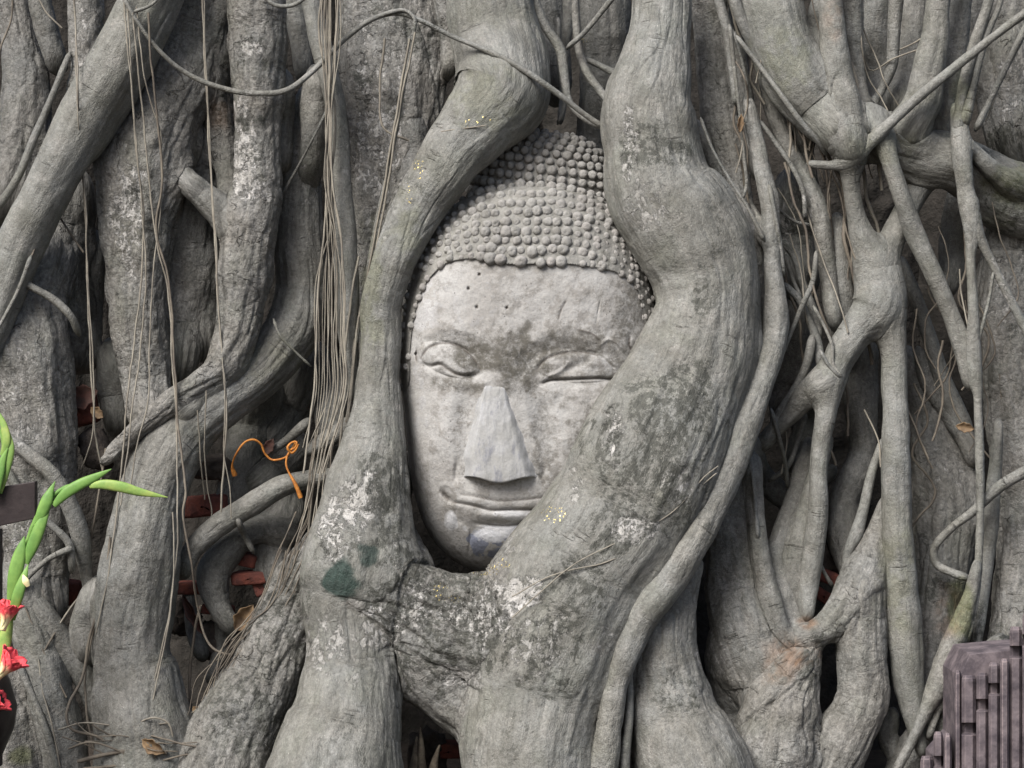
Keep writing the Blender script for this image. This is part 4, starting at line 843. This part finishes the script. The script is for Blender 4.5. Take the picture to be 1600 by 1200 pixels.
Oc = np.array([(626, 602), (624, 575), (625, 545), (627, 515), (630, 485), (634, 455), (643, 422), (656, 392), (674, 362), (696, 336), (722, 313), (756, 299), (794, 291), (832, 289), (868, 290), (902, 297), (934, 310), (962, 332), (986, 362), (1008, 400), (1024, 445), (1032, 490)], float)
def arc(c):
    s = np.concatenate([[0], np.cumsum(np.hypot(*np.diff(c, axis=0).T))]); return s
par = np.linspace(0, 1, len(Hc)); dens = (arc(Hc)/arc(Hc)[-1]+arc(Oc)/arc(Oc)[-1])/2
X_, Y_, Z_, R_, Wn_ = [], [], [], [], []
NR = 9
for j in range(NR):
    f = (j/(NR-1))**.93*1.0
    c = Hc*(1-f)+Oc*f; L = arc(c); n = int(L[-1]/15.6); s = (np.arange(n)+(.5 if j % 2 else 0))/n*L[-1]
    x = np.interp(s, L, c[:, 0]); y = np.interp(s, L, c[:, 1]); wd = np.hypot(np.interp(s, L, (Oc-Hc)[:, 0]), np.interp(s, L, (Oc-Hc)[:, 1]))/(NR-1)
    for a, b, wv in zip(x, y, wd):
        r = min(8.9, max(6.2, wv*.68))*rng.choice([.72, .88, .96, 1.0, 1.05, 1.12])
        if wv < 4.2 and j % 3: continue
        if wv < 7 and j % 2: continue
        a += rng.uniform(-1.8, 1.8); b += rng.uniform(-1.8, 1.8); zz = float(dome(np.array([a]), np.array([b]))[0][0])
        wn = np.clip(rng.normal(.12, .16)+(.55 if j == 0 and rng.random() < .5 else 0)+.25*(a > 900), 0, 1)
        if j == 0 and rng.random() < .12: continue
        if a > 930 and rng.random() < .25: r *= .75
        X_.append(a); Y_.append(b); er = max(0, min(1, (a-850)/90))*max(0, min(1, (b-340)/50)); Z_.append(zz+5.0-3.6*er-rng.uniform(0, 1.5)); R_.append(r); Wn_.append(wn)
cnt = add_curls(X_, Y_, Z_, R_, Wn_, (HV, HF, HM, cnt))
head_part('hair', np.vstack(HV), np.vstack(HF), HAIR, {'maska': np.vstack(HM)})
# ushnisha (topknot)
uc = np.array([852., 314., -96.]); ur = np.array([121., 112., 60.]); rot = math.radians(7)
nu, nv = 90, 50; V = []; 
for i in range(nv):
    p = i/(nv-1)*math.pi*.62
    for j in range(nu):
        q_ = 2*math.pi*j/nu; V.append((math.sin(p)*math.cos(q_), math.cos(p), math.sin(p)*math.sin(q_)))
V = np.array(V); V = V*(1+fbm(V*6, 3)*.02)[:, None]
def ush(v, gro=0):
    x = v[:, 0]*(ur[0]+gro-4); y = -v[:, 1]*(ur[1]+gro-4); z = v[:, 2]*(ur[2]+gro-4)
    ty = y*math.cos(.12)+z*math.sin(.12)*.0; return uc[0]+x*math.cos(rot)-ty*math.sin(rot), uc[1]+x*math.sin(rot)+ty*math.cos(rot), uc[2]+z
x, y, z = ush(V); Fq = np.array([(i*nu+j, i*nu+(j+1) % nu, (i+1)*nu+(j+1) % nu, (i+1)*nu+j) for i in range(nv-1) for j in range(nu)])
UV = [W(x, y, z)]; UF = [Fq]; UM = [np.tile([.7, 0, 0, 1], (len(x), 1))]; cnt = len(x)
X_, Y_, Z_, R_, Wn_ = [], [], [], [], []
for j in range(10):
    p = math.radians(88-j*8.1); rr = math.sin(p); n = max(4, int(2*math.pi*rr*108/15.4))
    for i in range(n):
        q_ = 2*math.pi*(i+(.5 if j % 2 else 0))/n
        if math.sin(q_) < -.15: continue
        v = np.array([[math.sin(p)*math.cos(q_), math.cos(p), math.sin(p)*math.sin(q_)]]); a, b, c = ush(v, 3)
        X_.append(a[0]); Y_.append(b[0]); Z_.append(c[0]); R_.append((8.0-.14*j)*rng.choice([.8, .93, 1, 1.08])); Wn_.append(np.clip(rng.normal(.28 if a[0] > 800 and a[0] < 905 else .08, .12), 0, 1))
cnt = add_curls(X_, Y_, Z_, R_, Wn_, (UV, UF, UM, cnt))
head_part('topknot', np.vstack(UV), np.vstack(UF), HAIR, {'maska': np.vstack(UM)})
# nose, a flat cement repair
nw, nu_ = 130, 90
wv = np.linspace(0, 1, nw)[:, None]; uv = np.linspace(0, 1, nu_)[None, :]
yl = 588+wv*158; tL = np.array([0, .12, .3, .45, .62, .8, .92, 1]); xL = np.interp(wv, tL, [762, 752, 744, 738, 730, 722, 720, 720]); xR = np.interp(wv, tL, [782, 797, 803, 812, 822, 833, 842, 845])
x = xL+(xR-xL)*uv; y = yl+0*uv; x = x+fbm(np.stack([(yl+0*uv).ravel()/42, (uv*1.2+0*yl).ravel(), (0*x).ravel()+4], 1), 2).reshape(x.shape)*4*np.abs(uv-.5)*2
y = y+np.where(wv > .93, (wv-.93)/.07, 0)*(2*np.cos((uv-.5)*math.pi*2.2)*1.6+1.5*np.exp(-((uv-.47)/.16)**2)*2)
prof = np.clip(uv/.15, 0, 1); prof = (prof*prof*(3-2*prof))*np.interp(uv, [0, .3, .62, .88, 1], [.93, 1, .94, .72, .6]); pr2 = np.clip((1-uv)/.2, 0, 1); prof = prof*(pr2*pr2*(3-2*pr2))
zt = (4+25*wv**1.0)*np.clip(wv/.12, 0, 1)**.6
bx, by = x.ravel(), y.ravel(); bz = dome(bx, by)[0]+face_features(bx, by)
z = bz.reshape(x.shape)*0+dome(bx, by)[0].reshape(x.shape)+4+zt*prof-7+fbm(np.stack([bx/20, by/40, bx*0], 1), 3).reshape(x.shape)*1.6
rows = [np.stack([x, y, z], -1)]
last = rows[0][-1]
for f, dy, dzf in ((1, 2.2, .96), (1, 3.0, .84), (1, 0.5, .6), (1, -1.5, .3), (1, -2, -.2)):
    r = last.copy(); base_ = dome(r[:, 0], r[:, 1])[0]; r[:, 1] += dy; nost = (np.exp(-((np.linspace(0, 1, nu_)-.17)/.09)**2)+np.exp(-((np.linspace(0, 1, nu_)-.78)/.11)**2))
    r[:, 2] = base_+(last[:, 2]-base_)*dzf; 
    if dzf < .9: r[:, 1] -= nost*4.5
    rows.append(r[None])
G_ = np.concatenate([rows[0]]+rows[1:], 0); nn = G_.shape[0]; P = W(G_[..., 0].ravel(), G_[..., 1].ravel(), G_[..., 2].ravel())
i = np.arange(nn-1)[:, None]*nu_; j = np.arange(nu_-1)[None]; F = np.stack([i+j, i+nu_+j, i+nu_+j+1, i+j+1], -1).reshape(-1, 4)
head_part('nose', P, F, NOSE)

# ------------------------------------------------------------------ ground, rubble, bricks, leaves
gn = 120; gx, gy = np.meshgrid(np.linspace(-1, 1, gn), np.linspace(-1, 1, gn)); gx = np.sign(gx)*np.abs(gx)**2.2*60; gy = np.sign(gy)*np.abs(gy)**2.2*60
gz = -.03+fbm(np.stack([gx.ravel()*2.2, gy.ravel()*2.2, gx.ravel()*0], 1), 3)*.02
gi = np.arange(gn-1); gq = np.stack([(gi[:, None]*gn+gi[None]), (gi[:, None]*gn+gi[None]+1), ((gi[:, None]+1)*gn+gi[None]+1), ((gi[:, None]+1)*gn+gi[None])], -1).reshape(-1, 4)
tag(mesh_obj('ground', np.stack([gx.ravel(), gy.ravel(), gz], 1), gq, M_SOIL), kind='structure')
def rock(cx, cy, z, w_, h_, d_, rotz, mat, name, rnd=.12, seed=0, pw=5):
    """a chipped, rounded block"""
    n = 14; V, F = ball(22, 15); V = np.sign(V)*np.abs(V)**(2/pw); V /= 1
    V = V*np.array([w_/2, d_/2, h_/2]); V = V+fbm(V/18+seed*3.7, 3)[:, None]*V/np.linalg.norm(V, axis=1)[:, None]*min(w_, h_)*rnd
    c, s = math.cos(math.radians(rotz)), math.sin(math.radians(rotz)); V = np.stack([V[:, 0]*c-V[:, 2]*s, V[:, 1], V[:, 0]*s+V[:, 2]*c], 1)
    o = mesh_obj(name, V/1000, F, mat); o.location = tuple(W(cx, cy, z)); return o
BR = [(322, 790, -120, 80, 34, 60, 6, 'red brick fragment with grey crust below the orange string'), (382, 873, -100, 44, 22, 50, -12, 'small bright red brick piece under the low curved root'), (392, 902, -96, 60, 22, 60, 4, 'dusty pinkish brick below the bright red piece'),
      (335, 912, -60, 22, 26, 30, 30, 'orange red brick chip leaning on the grey root bend'), (300, 918, -110, 50, 20, 50, 0, 'dark red brick chip in the left hollow beside the orange red chip'), (340, 952, -96, 52, 14, 50, -4, 'flat red brick sliver above the root loop'),
      (126, 640, -110, 52, 52, 60, 10, 'dull red brick lump in the dark gap beside the far left root'), (105, 925, -100, 44, 40, 50, -10, 'dark red brick in the hollow behind the thin looping root'), (1290, 900, -70, 44, 22, 50, -20, 'bright red brick piece crossed by a thin rootlet'),
      (1284, 930, -66, 36, 20, 40, -32, 'broken red brick wedge just below the brick crossed by a rootlet'), (1286, 1142, -40, 26, 16, 30, 4, 'small pink red brick chip low between two knotted roots'), (700, 1170, -120, 60, 24, 60, 0, 'dark red brick at the back of the bottom centre hollow'),
      (408, 918, -90, 22, 26, 30, 20, 'crimson brick corner behind the matted rootlets')]
for k_, (a, b, z, w_, h_, d_, r_, lab) in enumerate(BR): tag(rock(a, b, z, w_, h_, d_, r_, M_BRICK, 'brick', seed=k_+1, pw=7, rnd=.08), lab, 'brick', 'old red bricks caught between the roots')
RB = [(330, 730, -130, 80, 40, 'grey rubble stone above the red brick fragment'), (150, 700, -90, 46, 70, 'brown grey stone standing beside the far left root'), (280, 960, -140, 60, 60, 'dark rubble stone deep in the left hollow'), (330, 1000, -110, 60, 50, 'small dark stone at the foot of the left hollow'),
      (668, 1185, -110, 90, 60, 'dark earth lump in the bottom centre hollow'), (1290, 870, -110, 60, 40, 'black stone above the bright red brick'), (640, 860, -60, 60, 40, 'dark rubble stone wedged under the cheek of the head')]
for k_, (a, b, z, w_, h_, lab) in enumerate(RB): tag(rock(a, b, z, w_, h_, 60, k_*23, M_STONEDK, 'rubble_stone', rnd=.2, seed=k_+40, pw=3), lab, 'stone', 'rubble stones between the roots')
def leaf(cx, cy, z, L, wd, rot, curl, mat, name, label, cat='dead leaf', parent=None):
    nu, nv = 9, 22; V = []
    for t in np.linspace(0, 1, nv):
        wdt = wd*math.sin(math.pi*min(max(t, .001), .999))**.8*(1-.25*t)
        for u in np.linspace(-1, 1, nu):
            V.append(((t-.5)*L, -curl*L*(abs(u)**2)*.5*math.sin(math.pi*t)+rng.normal(0, .3)+math.sin(t*4)*L*.05, u*wdt/2*(1+.12*math.sin(t*19+u))))
    V = np.array(V); c, s = math.cos(math.radians(rot)), math.sin(math.radians(rot)); V = np.stack([V[:, 0]*c-V[:, 2]*s, V[:, 1], V[:, 0]*s+V[:, 2]*c], 1)
    F = [(i*nu+j, i*nu+j+1, (i+1)*nu+j+1, (i+1)*nu+j) for i in range(nv-1) for j in range(nu-1)]
    o = mesh_obj(name, V/1000, F, mat, parent); o.location = tuple(W(cx, cy, z)); m = o.modifiers.new('thick', 'SOLIDIFY'); m.thickness = .0008
    if label: tag(o, label, cat)
    return o
LV = [(382, 965, -30, 50, 34, 55, .5, M_LEAF, 'tan dead leaf beside the matted rootlets'), (128, 620, -60, 56, 44, 20, .3, M_LEAFR, 'dull red dead leaf lying on the brick lump in the left gap'), (152, 645, -50, 26, 20, -40, .4, M_LEAF, 'small tan dead leaf scrap beside the red leaf'),
      (240, 1166, 138, 40, 24, -30, .7, M_LEAF, 'curled brown dead leaf on the ground at bottom left'), (1157, 193, -8, 30, 12, 85, .4, M_LEAF, 'pale yellow dead leaf stuck on a thin hanging rootlet at upper right'), (1508, 668, -50, 30, 18, -10, .4, M_LEAF, 'pale dry leaf behind the thin upright root at right'),
      (302, 960, -50, 74, 18, -62, .6, M_LEAFR, 'long folded dark dead leaf in the left hollow'), (310, 1112, 60, 24, 16, -40, .4, M_LEAF, 'small grey dead leaf at the end of the matted rootlets'), (420, 698, -60, 30, 20, 60, .4, M_LEAFR, 'dark dead leaf tucked inside the loop of orange string')]
for a, b, z, L, wd, r_, cu, mt, lab in LV: tag(leaf(a, b, z, L, wd, r_, cu, mt, 'dead_leaf', lab), group='dead leaves caught in the roots')
# splinters of pale dead wood in the bottom hollow
for k_, (a, b, h_, r_) in enumerate(((646, 1176, 50, 6), (660, 1168, 62, -4), (676, 1184, 40, 9))):
    P_ = [(a, b+h_*.6, 7, 20), (a+r_*.4, b, 5, 24), (a+r_, b-h_*.5, 1.2, 24)]; X, F = tube(P_, 7, wob=1.5, step=4)
    tag(mesh_obj('wood_splinter', X, F, simple_mat('pale_splinter', (.33, .28, .21), (.16, .13, .10), 70, .9, .004)), ('leftmost pale splinter of dead wood in the bottom centre hollow', 'tallest pale splinter of dead wood in the bottom centre hollow', 'rightmost and shortest pale splinter of dead wood in the bottom centre hollow')[k_], 'splinter', 'splinters in the bottom hollow')

# ------------------------------------------------------------------ orange string
def rope(name, pts, mat, parent=None, r=2.2):
    X, F = tube([(p[0], p[1], p[3] if len(p) > 3 else r, p[2]) for p in pts], 8, wob=.4, step=3); return mesh_obj(name, X, F, mat, parent)
STR = thing('orange_string', 'bright orange string looping over the roots left of the head', 'string')
rope('cord', [(367, 742, -30, 5), (363, 728, -20), (370, 708, 0), (384, 690, 0), (397, 687, -2), (408, 694, -6), (414, 708, -10), (424, 718, -12), (436, 718, -6), (450, 712, 0), (457, 700, 4), (462, 692, 4)], M_STRING, STR, 1.7)
rope('cord', [(458, 700, 6), (449, 712, 8), (447, 726, 10), (451, 738, 12), (458, 750, 14, 2.8), (464, 762, 14, 3.2), (470, 778, 12, 3.6)], M_STRING, STR, 1.7)
rope('knot', [(450, 704, 6, 1.8), (461, 699, 12, 1.8), (463, 690, 14, 1.6), (455, 692, 8, 1.8), (449, 700, 12, 1.8), (456, 708, 8, 1.8), (462, 703, 14, 1.6), (466, 694, 16, 1.0)], M_STRING, STR, 2)

# ------------------------------------------------------------------ gladiolus, vase, sign (left edge)
def lathe(prof, n=40):
    V = []; F = []
    for r, h in prof:
        for j in range(n): V.append((r*math.cos(2*math.pi*j/n), r*math.sin(2*math.pi*j/n), h))
    for i in range(len(prof)-1):
        for j in range(n): F.append((i*n+j, i*n+(j+1) % n, (i+1)*n+(j+1) % n, (i+1)*n+j))
    return np.array(V), np.array(F)
V, F = lathe([(.02, -.075), (.045, -.07), (.062, -.03), (.066, .0), (.055, .04), (.038, .065), (.044, .08), (.041, .08), (.034, .062), (.03, .0)])
vo = mesh_obj('vase', V, F, M_VASE); vo.location = tuple(W(-46, 1105, 240)); tag(vo, 'dark round vase at the left edge holding the red gladiolus', 'vase')
GL = thing('gladiolus', 'red and yellow gladiolus with a bent green tip standing at the left edge', 'flower')
def stem(pts, parent, mat=M_GREEN):
    X, F = tube(pts, 10, wob=.3, step=4); return mesh_obj('stem', X, F, mat, parent)
stem([(-22, 1120, 5.5, 240), (-6, 1040, 5, 245), (12, 950, 4.6, 250), (32, 880, 4.2, 252), (52, 822, 4, 255), (72, 786, 4.2, 256), (98, 764, 3.8, 258), (130, 757, 3.4, 260), (150, 758, 3, 260)], GL)
def spathe(pts, parent, mat=M_GREEN, name='bud', fl=.5):
    """pointed sheath: flat tube that swells and tapers"""
    D, ss = catmull(np.array(pts, float), 3); k = (CAMD*1000-D[:, 3])/(CAMD*1000)
    A = np.stack([(D[:, 0]-800)*k, D[:, 3], (600-D[:, 1])*k], 1); n = len(A); tg = np.gradient(A, axis=0); tg /= np.linalg.norm(tg, axis=1)[:, None]
    n1 = np.cross(tg, [0, 1, 0]); n1 /= np.linalg.norm(n1, axis=1)[:, None]; n2 = np.cross(n1, tg); a = np.linspace(0, 2*math.pi, 14, endpoint=False)
    cr = .9+.14*np.abs(np.cos(a))**3-.12*np.exp(-((a-math.pi/2)/.35)**2)
    P = A[:, None]+((cr*np.cos(a))[None, :, None]*n1[:, None]+(cr*np.sin(a)*fl)[None, :, None]*n2[:, None])*D[:, 2][:, None, None]
    m = 14; P = P.reshape(-1, 3); i = np.arange(n-1)[:, None]*m; j = np.arange(m)[None, :]; j2 = (j+1) % m
    X = np.stack([P[:, 0], -P[:, 1], P[:, 2]], 1)/1000; X[:, 2] += CAMH
    return mesh_obj(name, X, np.stack([i+j, i+m+j, i+m+j2, i+j2], -1).reshape(-1, 4), mat, parent)
spathe([(140, 760, 3, 262), (160, 757, 6.5, 264), (190, 761, 7.5, 264), (215, 768, 6, 262), (240, 773, 3.4, 260), (262, 777, .5, 258)], GL, M_GREEN2)
spathe([(84, 790, 4, 262), (104, 770, 7.5, 264), (125, 757, 7.5, 264), (148, 746, 5.5, 262), (174, 733, .6, 260)], GL)
spathe([(56, 822, 4, 262), (66, 800, 8, 264), (74, 780, 8, 264), (80, 765, 4, 262), (86, 752, .5, 260)], GL)
spathe([(40, 880, 5, 262), (52, 850, 8.5, 264), (66, 815, 7, 264), (78, 792, .6, 262)], GL)
spathe([(16, 935, 5, 262), (24, 895, 10, 264), (32, 862, 8, 264), (38, 838, .6, 262)], GL)
spathe([(18, 968, 5, 266), (28, 930, 8, 270), (38, 900, 5, 268), (44, 882, .6, 264)], GL)
spathe([(2, 1040, 6, 262), (8, 1000, 9, 264), (14, 968, 6, 262), (18, 945, .6, 262)], GL, M_GREEN2)
def flower(cx, cy, z, size, ang, parent):
    fl = bpy.data.objects.new('flower', None)
    fo = None
    for kp in range(6):
        nu, nv = 9, 16; V = []; M = []
        az = 2*math.pi*kp/6
        for t in np.linspace(0, 1, nv):
            wd = size*.50*math.sin(math.pi*min(.97, t*.93+.05))**.7; rad = size*(.09+.30*t**1.8); L = size*t*(1-.1*t)
            for u in np.linspace(-1, 1, nu):
                a = az+u*wd/(rad+size*.12); rr2 = rad+size*.05*math.cos(u*7+kp)*t*t+size*.05*abs(u)*t
                V.append((L, rr2*math.sin(a), rr2*math.cos(a))); M.append((min(1, t*1.05+.10*abs(u)), 0, 0, 1))
        V = np.array(V); c, s = math.cos(math.radians(ang)), math.sin(math.radians(ang)); V = np.stack([V[:, 0]*c-V[:, 2]*s, V[:, 1], V[:, 0]*s+V[:, 2]*c], 1)/1000
        F = [(i*nu+j, i*nu+j+1, (i+1)*nu+j+1, (i+1)*nu+j) for i in range(nv-1) for j in range(nu-1)]
        if kp == 0: fo = mesh_obj('flower', V, F, M_PETAL, parent, {'maska': M}); fo.location = tuple(W(cx, cy, z)); ob = fo
        else: ob = mesh_obj('petal', V, F, M_PETAL, fo, {'maska': M})
        md = ob.modifiers.new('thick', 'SOLIDIFY'); md.thickness = .0006
flower(-8, 1062, 280, 52, 48, GL); flower(4, 985, 280, 46, 75, GL); flower(-26, 1112, 280, 40, 30, GL)
spathe([(44, 916, 3, 270), (40, 908, 5, 272), (36, 898, 1, 272)], GL, M_PETAL, 'petal_tip')
G2 = thing('gladiolus', 'second gladiolus tip of pale green buds cut off by the left edge above the sign', 'flower')
stem([(-10, 800, 5, 250), (0, 745, 4, 250), (6, 700, 3.5, 250), (2, 670, 3, 250)], G2)
spathe([(-2, 770, 5, 256), (8, 735, 7, 258), (16, 700, 6, 258), (15, 675, .6, 256)], G2, M_GREEN2)
spathe([(4, 712, 4, 258), (10, 690, 6, 260), (6, 665, 5, 258), (-4, 640, .8, 256)], G2, M_GREEN2)
spathe([(-8, 780, 5, 262), (-2, 745, 7, 264), (4, 720, 5, 262), (12, 700, .6, 262)], G2)
def prism(poly, z0, z1, mat, name, parent=None, bev=0):
    n = len(poly); V = [tuple(W(x, y, z0)) for x, y in poly]; off = np.array(W(0, 0, z0))
    V2 = [(v[0], v[1]+(z0-z1)/1000, v[2]) for v in V]
    F = [tuple(range(n))[::-1], tuple(range(n, 2*n))]+[(i, (i+1) % n, n+(i+1) % n, n+i) for i in range(n)]
    o = py_mesh(name, V+V2, F, mat, parent)
    bm_ = o.modifiers.new('bevel', 'BEVEL'); bm_.width = bev or .0012; bm_.segments = 2
    return o
SG = thing('sign_board', 'dark brown wooden sign board on a post at the left edge', 'sign')
prism([(-110, 778), (55, 752), (55, 810), (-110, 846)], 252, 236, M_SIGN, 'board', SG)
prism([(-40, 835), (-2, 827), (-2, 1200), (-40, 1200)], 234, 210, M_SIGN, 'post', SG)

# ------------------------------------------------------------------ ribbed painted pedestal (bottom right)
def column(x0, x1, ytop, z, notch, parent, taper=4, ybot=1270):
    """an upright rib with a chamfered front and head, and a square notch cut into it"""
    a, b = x0, x1; c = (b-a)*.24; d = 10
    secs = []
    def ring(y, zf, ins=0): return [(a+ins, y, zf-26), (a+ins, y, zf-d*.8), (a+c+ins*.5, y, zf), (b-c-ins*.5, y, zf), (b-ins, y, zf-d*.8), (b-ins, y, zf-26)]
    rows = [ring(ytop-5, z-8, 2.5), ring(ytop, z-1, .6), ring(ytop+5, z)]
    if notch:
        rows += [ring(notch-9, z), ring(notch-8.5, z-15), ring(notch+7, z-15), ring(notch+11, z)]
    rows += [ring(ybot, z+8)]
    V = [tuple(W(*p)) for r in rows for p in r]; m = 6
    F = [(i*m+j, i*m+j+1, (i+1)*m+j+1, (i+1)*m+j) for i in range(len(rows)-1) for j in range(m-1)]+[tuple(range(m))[::-1]]+[tuple(range((len(rows)-1)*m, len(rows)*m))]+[(i*m+m-1, i*m, (i+1)*m, (i+1)*m+m-1) for i in range(len(rows)-1)]
    o = py_mesh('rib', V, F, M_PED, parent); o.data.materials.append(M_PEDEDGE)
    bm_ = o.modifiers.new('bevel', 'BEVEL'); bm_.width = .0011; bm_.segments = 2; bm_.material = 1; bm_.limit_method = 'ANGLE'
    return o
PD = thing('ribbed_pedestal', 'large purplish grey pedestal with stepped vertical ribs and square notches in the bottom right corner', 'pedestal')
prism([(1499, 1056), (1516, 1022), (1575, 1016), (1700, 1010), (1700, 1275), (1499, 1275)], 176, 60, M_PED, 'core', PD)
for x0, x1, yt, z, nt_ in ((1491, 1502, 1052, 188, None), (1502.5, 1525, 1060, 200, 1138), (1525.5, 1544, 1056, 206, 1101), (1544.5, 1562, 1040, 212, 1076), (1562.5, 1577, 1034, 216, None), (1577.5, 1597, 984, 206, 1018), (1597.5, 1620, 962, 214, 1000), (1620.5, 1645, 940, 220, None)):
    column(x0, x1, yt, z, nt_, PD)
PD2 = thing('ribbed_pedestal', 'small purplish grey ribbed block just left of the large ribbed pedestal', 'pedestal')
prism([(1460, 1182), (1488, 1150), (1488, 1275), (1460, 1275)], 176, 110, M_PED, 'core', PD2)
for x0, x1, yt, z, nt_ in ((1438, 1458, 1186, 190, None), (1458.5, 1474, 1148, 200, 1190), (1474.5, 1487, 1150, 204, None)): column(x0, x1, yt, z, nt_, PD2)
